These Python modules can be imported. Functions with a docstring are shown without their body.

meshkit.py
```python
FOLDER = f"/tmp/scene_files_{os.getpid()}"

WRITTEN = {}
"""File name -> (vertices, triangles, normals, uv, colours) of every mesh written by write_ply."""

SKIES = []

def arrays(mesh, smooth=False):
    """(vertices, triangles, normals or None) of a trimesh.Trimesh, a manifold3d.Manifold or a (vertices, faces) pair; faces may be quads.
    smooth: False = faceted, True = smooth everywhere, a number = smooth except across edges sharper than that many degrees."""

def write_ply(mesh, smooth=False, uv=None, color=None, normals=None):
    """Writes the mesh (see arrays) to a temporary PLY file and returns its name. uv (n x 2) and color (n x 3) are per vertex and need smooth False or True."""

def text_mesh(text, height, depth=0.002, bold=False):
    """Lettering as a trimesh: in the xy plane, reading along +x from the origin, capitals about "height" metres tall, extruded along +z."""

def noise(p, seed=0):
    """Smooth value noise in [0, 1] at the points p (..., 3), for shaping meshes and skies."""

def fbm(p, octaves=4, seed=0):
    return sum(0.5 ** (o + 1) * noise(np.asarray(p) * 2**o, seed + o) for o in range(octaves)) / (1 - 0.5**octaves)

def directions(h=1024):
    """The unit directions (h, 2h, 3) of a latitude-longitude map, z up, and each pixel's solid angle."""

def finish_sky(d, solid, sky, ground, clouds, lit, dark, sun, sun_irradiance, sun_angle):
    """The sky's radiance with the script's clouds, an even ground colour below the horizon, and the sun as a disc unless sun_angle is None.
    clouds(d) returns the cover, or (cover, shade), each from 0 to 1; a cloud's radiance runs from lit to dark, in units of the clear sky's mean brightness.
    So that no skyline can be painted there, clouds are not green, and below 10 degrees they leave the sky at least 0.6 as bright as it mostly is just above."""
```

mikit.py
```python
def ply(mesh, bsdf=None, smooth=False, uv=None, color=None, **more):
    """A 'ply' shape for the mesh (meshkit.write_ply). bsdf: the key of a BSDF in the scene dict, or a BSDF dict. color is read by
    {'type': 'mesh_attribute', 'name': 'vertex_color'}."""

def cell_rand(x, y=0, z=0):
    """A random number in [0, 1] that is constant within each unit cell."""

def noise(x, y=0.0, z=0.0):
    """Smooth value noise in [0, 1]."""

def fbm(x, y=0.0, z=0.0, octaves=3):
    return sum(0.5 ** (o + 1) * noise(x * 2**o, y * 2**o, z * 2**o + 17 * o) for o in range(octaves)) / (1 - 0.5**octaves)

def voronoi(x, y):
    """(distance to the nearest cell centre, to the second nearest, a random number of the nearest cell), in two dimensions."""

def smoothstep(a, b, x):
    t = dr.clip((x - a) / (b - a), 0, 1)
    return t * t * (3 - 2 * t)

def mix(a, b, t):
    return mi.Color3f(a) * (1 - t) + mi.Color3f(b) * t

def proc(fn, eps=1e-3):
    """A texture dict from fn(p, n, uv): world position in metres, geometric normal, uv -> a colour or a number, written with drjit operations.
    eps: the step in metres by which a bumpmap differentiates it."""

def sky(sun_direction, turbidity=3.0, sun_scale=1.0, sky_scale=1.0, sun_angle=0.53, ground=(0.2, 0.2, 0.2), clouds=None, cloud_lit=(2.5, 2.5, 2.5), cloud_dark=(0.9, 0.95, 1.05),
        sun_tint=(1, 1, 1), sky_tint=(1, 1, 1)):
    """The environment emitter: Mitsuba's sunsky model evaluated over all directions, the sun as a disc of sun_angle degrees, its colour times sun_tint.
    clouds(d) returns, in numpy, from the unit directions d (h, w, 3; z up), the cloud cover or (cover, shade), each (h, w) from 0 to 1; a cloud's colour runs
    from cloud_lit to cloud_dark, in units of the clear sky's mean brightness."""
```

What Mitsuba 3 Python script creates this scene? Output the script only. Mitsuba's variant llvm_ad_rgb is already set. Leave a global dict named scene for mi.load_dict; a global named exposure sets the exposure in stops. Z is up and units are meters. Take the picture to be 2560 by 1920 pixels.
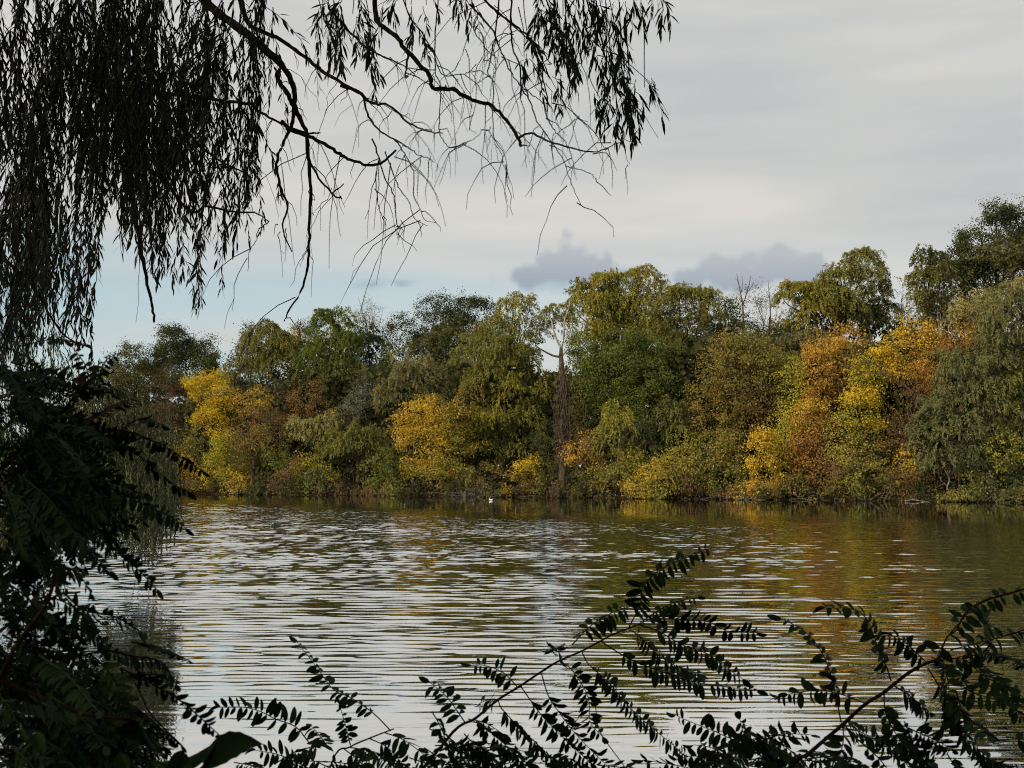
import math
import numpy as np, trimesh, mitsuba as mi, drjit as dr
import mikit, meshkit
from mikit import noise, fbm, mix, smoothstep

scene, labels = {}, {}
exposure = 1.6

# ---------------------------------------------------------------- camera
F = 2745.0                      # focal length in pixels of the 2560 wide photograph
EYE = np.array([0.0, 0.0, 2.4])  # metres above the lake
PITCH = math.atan(215.0 / F)
CP, SP = math.cos(PITCH), math.sin(PITCH)
T = mi.ScalarTransform4f
scene['camera'] = {'type': 'thinlens', 'fov': math.degrees(2 * math.atan(1280 / F)), 'fov_axis': 'x',
                   'aperture_radius': 0.0012, 'focus_distance': 40.0, 'near_clip': 0.05, 'far_clip': 9000.0,
                   'to_world': T().look_at(origin=EYE.tolist(), target=(EYE + [0, CP, SP]).tolist(), up=[0, 0, 1])}

# ---------------------------------------------------------------- sky
SUN = (-0.80, -0.42, 0.52)

def blob_cloud(az, el, blobs, base, seed):
    """Cover of one flat-based heap cloud, from rounded heaps (azimuth, elevation, half width, half height) in radians."""
    p = np.stack([az * 62, el * 70, az * 0 + seed], -1)
    wob = (meshkit.fbm(p, 5, seed) - 0.5) * 1.5
    c = np.full(az.shape, -9.0)
    for a, e, w, h in blobs:
        c = np.maximum(c, 1 - np.hypot((az - a) / w, (el - e) / h))
    c = c + wob * 1.0
    up = np.clip((el - base) / 0.009 + 0.5 + wob, 0, 1)
    return np.clip(c * 3.0 + 0.2, 0, 1) * up

def clouds(d):
    az, el = np.arctan2(d[..., 0], d[..., 1]), np.arcsin(np.clip(d[..., 2], -1, 1))
    q = np.stack([d[..., 0] * 5, d[..., 1] * 5, el * 26], -1)
    streak = meshkit.fbm(q, 4, 3)
    big = meshkit.fbm(np.stack([d[..., 0] * 2.6, d[..., 1] * 2.6, el * 9], -1), 4, 8)
    veil = np.clip((el - 0.165) / 0.06, 0, 1)
    veil = veil * veil * (3 - 2 * veil)
    side = np.clip(0.36 - az * 0.65, 0.10, .66)          # the veil thins towards the left of the lake
    cover = 1 - (1 - veil) * side * np.clip(1.9 - 2.2 * streak, 0.05, 1.0)
    fine = meshkit.fbm(np.stack([d[..., 0] * 9, d[..., 1] * 9, el * 60], -1), 4, 15)
    shade = np.clip(0.10 + 0.50 * np.clip((big - 0.42) * 2.2, 0, 1) * veil + .30 * (streak - .5) + .30 * (fine - .5), 0, 1)
    heaps = [([(.018, .177, .020, .013), (.036, .180, .020, .019), (.056, .184, .022, .026), (.080, .178, .024, .021), (.096, .172, .016, .013), (.055, .171, .05, .012)], .1665, 5),
             ([(.165, .172, .028, .010), (.185, .176, .024, .016), (.21, .17, .04, .012), (.236, .182, .026, .017), (.258, .176, .026, .013)], .157, 12)]
    for b, base, s in heaps:
        c = blob_cloud(az, el, b, base, s)
        low = np.clip((el - base) / 0.035, 0, 1)
        cover, shade = np.maximum(cover, c), np.where(c > 0.02, shade * (1 - c) + c * (0.98 - 0.42 * low), shade)
    wisp = meshkit.fbm(np.stack([az * 60, el * 150, az * 0], -1), 4, 21)
    for a, e, w, h in [(-.129, .1665, .018, .005), (-.101, .1685, .013, .0035)]:
        c = np.clip(1.25 - np.hypot((az - a) / w, (el - e) / h) + (wisp - .5) * 1.5, 0, 1) * 0.95
        cover, shade = np.maximum(cover, c), np.maximum(shade, c * 0.85)
    return cover, shade

scene['sky'] = mikit.sky(SUN, turbidity=3.0, sun_scale=0.98, sky_scale=1.5, sun_angle=3.0, ground=(0.1, 0.1, 0.07), clouds=clouds,
                         cloud_lit=(1.92, 1.88, 1.75), cloud_dark=(0.91, 1.07, 1.28), sun_tint=(1.03, 1.0, 0.92), sky_tint=(1.05, 1.15, 1.0))

# ---------------------------------------------------------------- helpers
rng = np.random.default_rng(20)

def at(px, py, D):
    """The point D metres ahead (along +y) that the photograph shows at this pixel of 2560 x 1920."""
    px, py, D = np.broadcast_arrays(np.asarray(px, float), np.asarray(py, float), np.asarray(D, float))
    u, v = (px - 1280) / F, (960 - py) / F
    dy, dz = CP - v * SP, SP + v * CP
    return np.stack([u / dy * D, D, EYE[2] + dz / dy * D], -1)

def numbered(name, taken=None):
    taken = labels.keys() | scene.keys() if taken is None else taken
    if name not in taken:
        return name
    k = 1
    while f'{name}_{k:03d}' in taken:
        k += 1
    return f'{name}_{k:03d}'

def thing(name, label, cat, group=None):
    key = numbered(name)
    labels[key] = {'label': label, 'category': cat}
    if group:
        labels[key]['group'] = group
    return key

COUNT = {}
def part(parent, name, shape, label=None, kind=None):
    k = COUNT.get((parent, name), 0)
    COUNT[(parent, name)] = k + 1
    key = f'{parent}__{name}' + (f'_{k:03d}' if k else '')
    scene[key] = shape
    if label or kind:
        labels[key] = {**({'label': label} if label else {}), **({'kind': kind} if kind else {})}
    return key

def unit(v):
    v = np.asarray(v, float)
    return v / (np.linalg.norm(v, axis=-1, keepdims=True) + 1e-12)

def smooth_path(pts, n=None, per=5):
    p = np.asarray(pts, float)
    if len(p) < 3:
        t = np.linspace(0, 1, n or 6)[:, None]
        return p[0] * (1 - t) + p[-1] * t
    q = np.vstack([2 * p[0] - p[1], p, 2 * p[-1] - p[-2]])
    out = []
    for i in range(1, len(q) - 2):
        t = np.linspace(0, 1, per, endpoint=False)[:, None]
        a, b, c, d = q[i - 1], q[i], q[i + 1], q[i + 2]
        out.append(0.5 * (2 * b + (c - a) * t + (2 * a - 5 * b + 4 * c - d) * t ** 2 + (3 * b - a - 3 * c + d) * t ** 3))
    out.append(p[-1:])
    return np.vstack(out)

def tube(pts, r0, r1, sides=5, rough=0.0, seed=0):
    """(vertices, faces) of a tapered, closed limb along a polyline."""
    p = np.asarray(pts, float)
    n = len(p)
    t = unit(np.gradient(p, axis=0))
    ref = np.where(np.abs(t[:, 2:3]) < 0.9, [[0, 0, 1.0]], [[1.0, 0, 0]])
    a = unit(np.cross(t, ref)); b = np.cross(t, a)
    ang = np.arange(sides) * 2 * np.pi / sides
    rad = np.linspace(r0, r1, n)[:, None] * np.ones((1, sides))
    if rough:
        g = np.random.default_rng(seed)
        rad = rad * (1 + rough * (g.random((n, sides)) - 0.5))
    v = p[:, None] + rad[..., None] * (np.cos(ang)[None, :, None] * a[:, None] + np.sin(ang)[None, :, None] * b[:, None])
    i, j = np.meshgrid(np.arange(n - 1), np.arange(sides), indexing='ij')
    k = (j + 1) % sides
    f = np.vstack([np.stack([i * sides + j, i * sides + k, (i + 1) * sides + k], -1).reshape(-1, 3),
                   np.stack([i * sides + j, (i + 1) * sides + k, (i + 1) * sides + j], -1).reshape(-1, 3)])
    cap0 = np.stack([np.zeros(sides - 2, int), np.arange(2, sides), np.arange(1, sides - 1)], -1)
    cap1 = (n - 1) * sides + np.stack([np.zeros(sides - 2, int), np.arange(1, sides - 1), np.arange(2, sides)], -1)
    return v.reshape(-1, 3), np.vstack([f, cap0, cap1])

def join(meshes):
    vs, fs, at_ = [], [], 0
    for v, f in meshes:
        vs.append(v); fs.append(np.asarray(f) + at_); at_ += len(v)
    return np.vstack(vs), np.vstack(fs)

def diamonds(pos, axis, nrm, length, width):
    """Leaf blades: four-cornered, widest nearer the stalk, from arrays of points, long axes, normals and sizes."""
    axis = unit(axis)
    side = unit(np.cross(nrm, axis))
    L, W = np.asarray(length)[:, None], np.asarray(width)[:, None]
    up = np.cross(axis, side)
    v = np.stack([pos - axis * L * .5, pos - axis * L * .06 + side * W * .5 + up * W * .12, pos + axis * L * .5, pos - axis * L * .06 - side * W * .5 + up * W * .12], 1)
    i = np.arange(len(pos))[:, None] * 4
    return v.reshape(-1, 3), np.vstack([i + [[0, 1, 2]], i + [[0, 2, 3]]])

def randdir(n):
    return unit(rng.normal(size=(n, 3)))

# ---------------------------------------------------------------- materials
def leaf_bsdf(**more):
    return {'type': 'principledthin', 'base_color': {'type': 'mesh_attribute', 'name': 'vertex_color'}, 'roughness': 0.65, 'diff_trans': 0.62, 'eta': 1.35, **more}
scene['far_leaf'] = leaf_bsdf()
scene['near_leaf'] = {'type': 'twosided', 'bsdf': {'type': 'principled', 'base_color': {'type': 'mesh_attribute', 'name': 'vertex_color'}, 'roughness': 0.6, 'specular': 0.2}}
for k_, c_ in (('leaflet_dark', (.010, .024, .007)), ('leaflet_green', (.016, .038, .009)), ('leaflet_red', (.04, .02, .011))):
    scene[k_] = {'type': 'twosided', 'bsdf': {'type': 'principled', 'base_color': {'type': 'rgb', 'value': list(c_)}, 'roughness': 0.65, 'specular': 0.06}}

def bark_fn(a, b, s):
    def fn(p, n, uv):
        t = fbm(p.x * s, p.y * s, p.z * s * 0.25, octaves=4)
        return mix(a, b, smoothstep(0.3, 0.7, t))
    return fn
def bark(a, b, s):
    return {'type': 'twosided', 'bsdf': {'type': 'diffuse', 'reflectance': mikit.proc(bark_fn(a, b, s))}}
scene['bark_brown'] = bark((.045, .034, .026), (.12, .098, .078), 9)
scene['bark_pale'] = bark((.20, .19, .16), (.42, .40, .35), 6)
scene['bark_grey'] = bark((.08, .075, .065), (.22, .21, .18), 8)
scene['bark_near'] = bark((.014, .012, .008), (.045, .038, .026), 60)
scene['bark_stem'] = bark((.014, .009, .006), (.036, .02, .014), 80)

def soil_fn(p, n, uv):
    t = fbm(p.x * 1.3, p.y * 1.3, p.z * 3, octaves=4)
    return mix((.012, .009, .006), (.04, .028, .017), smoothstep(.3, .75, t))
scene['soil'] = {'type': 'twosided', 'bsdf': {'type': 'diffuse', 'reflectance': mikit.proc(soil_fn)}}
def chop_set():
    g = np.random.default_rng(11)
    n = 16
    lam = np.exp(g.uniform(math.log(.13), math.log(.55), n))
    th = g.normal(0, .5, n)
    return [tuple(float(x) for x in (2 * np.pi / l * math.sin(t), 2 * np.pi / l * math.cos(t), .050 * math.sqrt(2 / n) * l / (2 * np.pi), p)) for l, t, p in zip(lam, th, g.uniform(0, 6.28, n))]
CHOP = chop_set()
def chop(p, n, uv):
    """Height of the finest wavelets, which the lake's mesh is too coarse for; calm in the lee of either bank."""
    frac = p.y / (97.5 - .42 * p.x)
    calm = smoothstep(18.0, 44.0, p.y) * (1 - .94 * smoothstep(.50, .66, frac - .25 * smoothstep(.05, -.35, p.x / p.y))) * (.35 + 1.3 * fbm(p.x * .09, p.y * .16, octaves=3))
    h = mi.Float(0)
    for kx, ky, a, ph in CHOP:
        h += a * dr.sin(kx * p.x + ky * p.y + ph + 1.3 * dr.sin(.37 * p.x + ph) + .9 * dr.sin(.29 * p.y - ph))
    return h * calm * (1 - .45 * smoothstep(.05, .40, p.x / p.y))
scene['lake_water'] = {'type': 'bumpmap', 'arbitrary': mikit.proc(chop, eps=.012), 'scale': 1.0,
                       'bsdf': {'type': 'conductor', 'material': 'none', 'specular_reflectance': {'type': 'rgb', 'value': [.88, .875, .86]}}}
scene['white_feather'] = {'type': 'twosided', 'bsdf': {'type': 'diffuse', 'reflectance': {'type': 'rgb', 'value': [.8, .78, .74]}}}
scene['beak_dark'] = {'type': 'twosided', 'bsdf': {'type': 'diffuse', 'reflectance': {'type': 'rgb', 'value': [.10, .06, .03]}}}
scene['teal_plastic'] = {'type': 'twosided', 'bsdf': {'type': 'principled', 'base_color': {'type': 'rgb', 'value': [.01, .055, .045]}, 'roughness': .3}}
scene['pale_plastic'] = {'type': 'twosided', 'bsdf': {'type': 'principled', 'base_color': {'type': 'rgb', 'value': [.28, .45, .40]}, 'roughness': .3}}

# ---------------------------------------------------------------- ground and lake
def bank_y(x):
    """Distance of the far waterline at world x."""
    x = np.asarray(x, float)
    return 97.5 - 0.42 * np.clip(x, -95, 95) + 0.6 * np.sin(x * .31) + 0.4 * np.sin(x * .83 + 1) + .3 * np.sin(x * 1.9 + 2) + .15 * np.sin(x * 4.3)

def bank_px(px):
    u = (np.asarray(px, float) - 1280) / F
    D = 97.5 / (1 + 0.42 * u)
    for _ in range(4):
        D = bank_y(u * D)
    return D

def left_shore(x, y):
    """0 in the lake, 1 on the bank that runs forward on the left."""
    t = np.clip((-(7.0 + .22 * y) - x) / 1.6, 0, 1)
    return t * t * (3 - 2 * t)

def ground():
    xs = np.sort(np.concatenate([np.sinh(np.linspace(-5.2, 5.2, 161)) * 30, np.linspace(-24, -8, 24)]))
    rows = [(-4000, 1.6), (-300, 1.6), (-60, 1.5), (-14, 1.2), (-4, .95), (0, .8), (1.6, .65), (3.0, .42), (3.8, .12), (4.4, -.2), (6, -.8), (9, -1.4)] + [(y, -1.4) for y in (12, 16, 20, 24, 28, 34, 42, 52)]
    srow = [(-9, -1.4), (-3, -.7), (-.6, -.2), (-.12, -.03), (.0, .09), (.3, .2), (1.2, .28), (4, .45), (12, .8), (30, 1.4), (120, 2), (700, 3), (4000, 3)]
    V = []
    for y, z in rows:
        V.append(np.stack([xs, y + 0 * xs, z + 0 * xs], -1))
    for s, z in srow:
        V.append(np.stack([xs, bank_y(xs) + s, z + 0 * xs], -1))
    V = np.array(V)
    V[..., 2] = np.where(V[..., 1] < 60, V[..., 2] + (np.maximum(V[..., 2], .75) - V[..., 2]) * left_shore(V[..., 0], V[..., 1]), V[..., 2])
    V[..., 2] += 0.14 * (meshkit.fbm(V * [.6, .6, 0], 3, 4) - .5)
    r, c = V.shape[:2]
    i, j = np.meshgrid(np.arange(r - 1), np.arange(c - 1), indexing='ij')
    a = i * c + j
    f = np.vstack([np.stack([a, a + 1, a + c + 1], -1).reshape(-1, 3), np.stack([a, a + c + 1, a + c], -1).reshape(-1, 3)])
    return V.reshape(-1, 3), f
scene['ground'] = mikit.ply(ground(), 'soil', smooth=True)
labels['ground'] = {'label': 'dark bare soil of the lake banks under the trees', 'kind': 'structure'}

def wave_set():
    g = np.random.default_rng(4)
    n = 76
    long_ = np.exp(np.linspace(math.log(.12), math.log(2.2), n) + g.uniform(-.02, .02, n))      # long crested ripples near this shore
    short = np.exp(np.linspace(math.log(.28), math.log(2.6), n) + g.uniform(-.02, .02, n))     # broken wavelets further out
    lam = np.r_[long_, short]
    th = np.r_[g.normal(0, .13, n), g.normal(0, .58, n)]
    return lam, th, g.uniform(0, 2 * np.pi, 2 * n), n

def lake():
    lam, th, ph, half = wave_set()
    r = 0.0034
    ys = 3.0 * np.exp(np.arange(0, math.log(135 / 3.0) / r) * r)
    tan = np.concatenate([np.linspace(-2.6, -.54, 16, endpoint=False), np.linspace(-.54, .54, 245), np.linspace(.54, 2.6, 17)[1:]])
    Y, A = np.meshgrid(ys, tan, indexing='ij')
    X = A * Y
    bank = bank_y(X)
    frac = Y / bank
    amp = np.interp(Y, [3, 8, 11, 14, 20, 30, 45, 75, 140], [.012, .014, .020, .037, .056, .070, .066, .055, .055])   # ripples grow away from the sheltered shore
    edge = np.interp(X / Y, [-.46, -.3, -.05, .3, .46], [.90, .83, .65, .64, .61]) + .10 * (meshkit.fbm(np.stack([X * .12, Y * .05, X * 0], -1), 4, 31) - .5)
    lee = np.clip((edge - frac) / 0.10, 0.05, 1)
    patch = 0.45 + 1.1 * meshkit.fbm(np.stack([X * .06, Y * .13, X * 0], -1), 4, 9)
    patch2 = 0.45 + 1.1 * meshkit.fbm(np.stack([X * .30, Y * .75, X * 0], -1), 2, 5)
    amp = amp * lee * patch * patch2 * np.interp(X / Y, [-.4, 0, .2, .45], [1.12, 1.0, .85, .55])
    dy = Y * r
    far = np.clip((Y - 15) / 20, 0, 1); far = far * far * (3 - 2 * far)
    lam_n = np.log(np.clip(.215 * (Y / 13) ** .95, .17, 1.0))
    lam_f = np.log(np.clip(.42 * (Y / 30) ** .7, .36, .85))
    Z, ZX, ZY, W2 = (np.zeros_like(X) for _ in range(4))
    for m, (l, t, p) in enumerate(zip(lam, th, ph)):
        k = 2 * np.pi / l
        kx, ky = k * math.sin(t), k * math.cos(t)
        w = np.exp(-.5 * ((math.log(l) - (lam_n if m < half else lam_f)) / .62) ** 2) * np.clip((l / dy - 2.2) / 2, 0, 1)   # what the grid cannot carry is left out
        w = w * (1 - .75 * far if m < half else far + .12)
        W2 += w * w
        q = kx * X + ky * Y + p + .8 * np.sin(X * .21 + p) * np.sin(Y * .13 + p)
        Z += w / k * np.sin(q)
        c = w * np.cos(q)
        ZX += c * kx / k
        ZY += c * ky / k
    a = amp * np.sqrt(2 / np.maximum(W2, 1e-6))
    Z, ZX, ZY = Z * a, ZX * a, ZY * a
    nrm = unit(np.stack([-ZX, -ZY, np.ones_like(Z)], -1))
    V = np.stack([X, Y, Z], -1)
    keep = Y < bank + 6
    rr, cc = Z.shape
    i, j = np.meshgrid(np.arange(rr - 1), np.arange(cc - 1), indexing='ij')
    a = i * cc + j
    ok = keep[:-1, :-1].reshape(-1)
    f = np.vstack([np.stack([a, a + 1, a + cc + 1], -1).reshape(-1, 3)[ok], np.stack([a, a + cc + 1, a + cc], -1).reshape(-1, 3)[ok]])
    path = meshkit.write_ply((V.reshape(-1, 3), f), normals=nrm.reshape(-1, 3), uv=V.reshape(-1, 3)[:, :2])
    return {'type': 'ply', 'filename': path, 'face_normals': False, 'bsdf': {'type': 'ref', 'id': 'lake_water'}}
scene['lake'] = lake()
labels['lake'] = {'label': 'rippled olive lake water reflecting sky and trees', 'kind': 'structure'}

# ---------------------------------------------------------------- trees of the far bank
C = {  # reflectance of two leaf tones of each kind
    'yellow': ((.60, .46, .05), (.46, .34, .04)), 'gold': ((.56, .39, .055), (.40, .275, .045)), 'orange': ((.53, .335, .07), (.38, .235, .055)),
    'rust': ((.36, .21, .06), (.23, .135, .05)), 'brown': ((.24, .16, .07), (.15, .105, .05)), 'mauve': ((.18, .115, .075), (.115, .08, .055)),
    'olivegold': ((.35, .32, .06), (.22, .215, .05)), 'olive': ((.245, .245, .065), (.16, .165, .048)), 'olivebrown': ((.28, .22, .065), (.18, .15, .05)),
    'yellowgreen': ((.40, .37, .05), (.26, .25, .04)), 'green': ((.15, .185, .045), (.09, .12, .032)), 'brightgreen': ((.16, .21, .04), (.11, .15, .03)),
    'dark': ((.09, .11, .045), (.055, .07, .033)), 'darkolive': ((.125, .13, .05), (.08, .085, .036)), 'greygreen': ((.185, .20, .085), (.12, .135, .06)),
    'greyolive': ((.22, .215, .10), (.14, .14, .07)), 'silver': ((.22, .25, .18), (.14, .165, .115)), 'pale': ((.35, .32, .13), (.23, .215, .09)),
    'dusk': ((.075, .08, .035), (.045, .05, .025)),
}

def warp(P):
    """Bends the outline of a crown so that no lobe stays round."""
    w = lambda f, s_: np.stack([meshkit.noise(P * f + 7.7 * k, s_ + k) - .5 for k in range(3)], -1)
    return w(.42, 40) * [1.7, 1.3, 2.1] + w(1.15, 50) * [.75, .6, .9]

def crown_leaves(lobes, D, kind, tones, dens, size=1.0):
    """Leaf blades of a crown. lobes: (px, py, rx, ry[, tone]) as the photograph shows them; kind: b broad leaved, w weeping, t thin and twiggy."""
    out = []
    for L in lobes:
        cx, cy, rx, ry = L[:4]
        tone = C[L[4]] if len(L) > 4 else tones
        Dl = D + rng.uniform(-.5, .5)
        c = at(cx, cy, Dl)
        m = Dl / F
        rx, ry = rx * 1.14, ry * 1.12
        R = np.array([rx * m, (rx + ry) * .5 * m * .9, ry * m])
        area = math.pi * R[0] * R[2]
        if kind == 'w':
            ns = int(dens * area * 29) + 8
            u = randdir(ns); u[:, 2] = np.where(u[:, 2] < -.35, -u[:, 2], u[:, 2])
            back = (u[:, 1] > .35) & (rng.random(ns) < .80)
            u = u[~back]; ns = len(u)
            bump = .58 + .80 * meshkit.fbm(u * 2.3 + cx, 3, 3)
            s = c + u * R * bump[:, None] * (rng.uniform(.12, 1.0, ns) ** .4)[:, None]
            s = s + warp(s)
            hole = meshkit.fbm(s * .75, 2, 61) < .26
            s, u = s[~hole], u[~hole]; ns = len(s)
            ln = rng.uniform(.35, 1.0, ns) * min(R[2] * .7, 1.25)
            k = 11
            t = (np.arange(k) + .5) / k
            t = np.clip(t[None] + rng.uniform(-.06, .06, (ns, k)), 0, 1)
            outw = unit(u * [1, 1, .2])
            P = s[:, None] + outw[:, None] * (ln[:, None] * .55 * (t * (1.25 - .5 * t)))[..., None] + np.array([0, 0, 1]) * (ln[:, None] * (.5 * t - 1.05 * t ** 2))[..., None]
            P = P + rng.normal(0, .05, P.shape)
            tan = outw[:, None] * .6 + np.array([0, 0, -1.0]) * (1.7 * t - .5)[..., None] + rng.normal(0, .38, P.shape)
            N = unit(u)[:, None] * .8 + rng.normal(0, .42, P.shape)
            P, tan, N = (x.reshape(-1, 3) for x in (P, tan, N))
            n = len(P)
            ll, ww = rng.uniform(.20, .36, n), rng.uniform(.05, .095, n)
            g = np.repeat(meshkit.fbm(s * .9, 3, 6) * .9 + rng.normal(0, .14, ns), k)
        else:
            thin = kind == 't'
            nc = max(int(dens * area * (20 if thin else 14)), 10)
            u = randdir(nc)
            back = (u[:, 1] > .35) & (rng.random(nc) < .80)
            u = u[~back]; nc = len(u)
            bump = .56 + .86 * meshkit.fbm(u * 2.4 + cx * .37, 3, 2)
            cc = c + u * R * bump[:, None] * (rng.uniform(.3, 1.0, nc) ** .35)[:, None]
            cc = cc + warp(cc)
            hole = meshkit.fbm(cc * .8, 2, 61) < .32
            cc, u = cc[~hole], u[~hole]
            spray = rng.random(len(cc)) < .10
            cc[spray] += u[spray] * rng.uniform(.15, .55, (spray.sum(), 1)) * [1, 1, 1] + np.array([0, 0, .2])
            nc = len(cc)
            per = 10 if thin else 21
            rc = rng.uniform(.16, .34, nc) if thin else rng.uniform(.2, .42, nc)
            G = rng.normal(0, 1, (nc, per, 3))
            P = cc[:, None] + G * rc[:, None, None] * [1, 1, .7]
            N = u[:, None] * .5 + G * .4 + np.array([0, 0, .35]) + rng.normal(0, .36, P.shape)
            tan = u[:, None] * .5 + np.array([0, 0, -.5]) + rng.normal(0, .7, P.shape)
            P, tan, N = (x.reshape(-1, 3) for x in (P, tan, N))
            n = len(P)
            ll = rng.uniform(.11, .235, n) * (1.0 if not thin else .9)
            ww = ll * rng.uniform(.5, .8, n) * (1.0 if not thin else .55)
            g = np.repeat(meshkit.fbm(cc * 1.1, 3, 6) + rng.normal(0, .16, nc), per)
        g = np.clip((g - .25) * 1.7 + rng.normal(0, .12, n), 0, 1)[:, None]
        col = np.array(tone[0]) * (1 - g) + np.array(tone[1]) * g
        unit_n = k if kind == 'w' else per
        mingle = np.repeat(rng.random(n // unit_n) < .28, unit_n)[:, None]
        col = np.where(mingle, np.array(tones[0]) * (1 - g) + np.array(tones[1]) * g, col)
        col = col * rng.uniform(.88, 1.12, (n, 1))
        v, f = diamonds(P, tan, N, ll * size, ww * size)
        low = v[:, 2].reshape(-1, 4).min(1) > .03
        out.append((v, f, np.repeat(col, 4, 0), low))
    return out

def put_leaves(parent, name, chunks, bsdf='far_leaf'):
    V, Fc, Cc, at_ = [], [], [], 0
    for v, f, c, low in chunks:
        keep = np.flatnonzero(low)
        q = v.reshape(-1, 4, 3)[keep]; cc = c.reshape(-1, 4, 3)[keep]
        i = np.arange(len(keep))[:, None] * 4 + at_
        V.append(q.reshape(-1, 3)); Cc.append(cc.reshape(-1, 3))
        Fc.append(np.vstack([i + [[0, 1, 2]], i + [[0, 2, 3]]])); at_ += len(keep) * 4
    part(parent, name, mikit.ply((np.vstack(V), np.vstack(Fc)), bsdf, color=np.clip(np.vstack(Cc), 0, .9)), kind='stuff')

def limbs(lobes, D, base_px, r0, seed, lean=0):
    """A trunk from the ground to the heart of the crown, with a limb to every lobe."""
    g = np.random.default_rng(seed)
    L = np.array([l[:4] for l in lobes], float)
    cx, top, bot = np.average(L[:, 0], weights=L[:, 2]), (L[:, 1] - L[:, 3]).min(), (L[:, 1] + L[:, 3]).max()
    head = at(cx, top * .62 + bot * .38, D + .3)
    b = at(base_px if base_px is not None else cx + g.uniform(-12, 12), 1100, D + .3)
    b[2] = .25
    h = head - b
    pts = [b, b + h * .33 + g.normal(0, .12, 3) * [1, 1, 0], b + h * .66 + g.normal(0, .18, 3) * [1, 1, 0], head]
    path = smooth_path(pts, per=4)
    ms = [tube(path, r0, r0 * .45, 7, .25, seed)]
    for l in L:
        c = at(l[0], l[1], D + g.uniform(-.3, .6))
        k = int(np.clip(len(path) * np.clip((c[2] - b[2]) / max(h[2], .5) * .62, .12, .9), 1, len(path) - 1))
        s = path[k]
        mid = (s + c) / 2 + g.normal(0, .2, 3) + [0, 0, .12 * np.linalg.norm(c - s)]
        e = c + (c - s) * .08 + [0, 0, l[3] * D / F * .15]
        ms.append(tube(smooth_path([s, mid, c, e], per=3), r0 * .36, .018, 5))
        for _ in range(3):
            e2 = c + g.normal(0, 1, 3) * np.array([l[2], l[2], l[3]]) * D / F * .55
            ms.append(tube(smooth_path([mid, (mid + e2) / 2 + g.normal(0, .1, 3), e2], per=3), r0 * .14, .012, 4))
    return join(ms)

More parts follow.
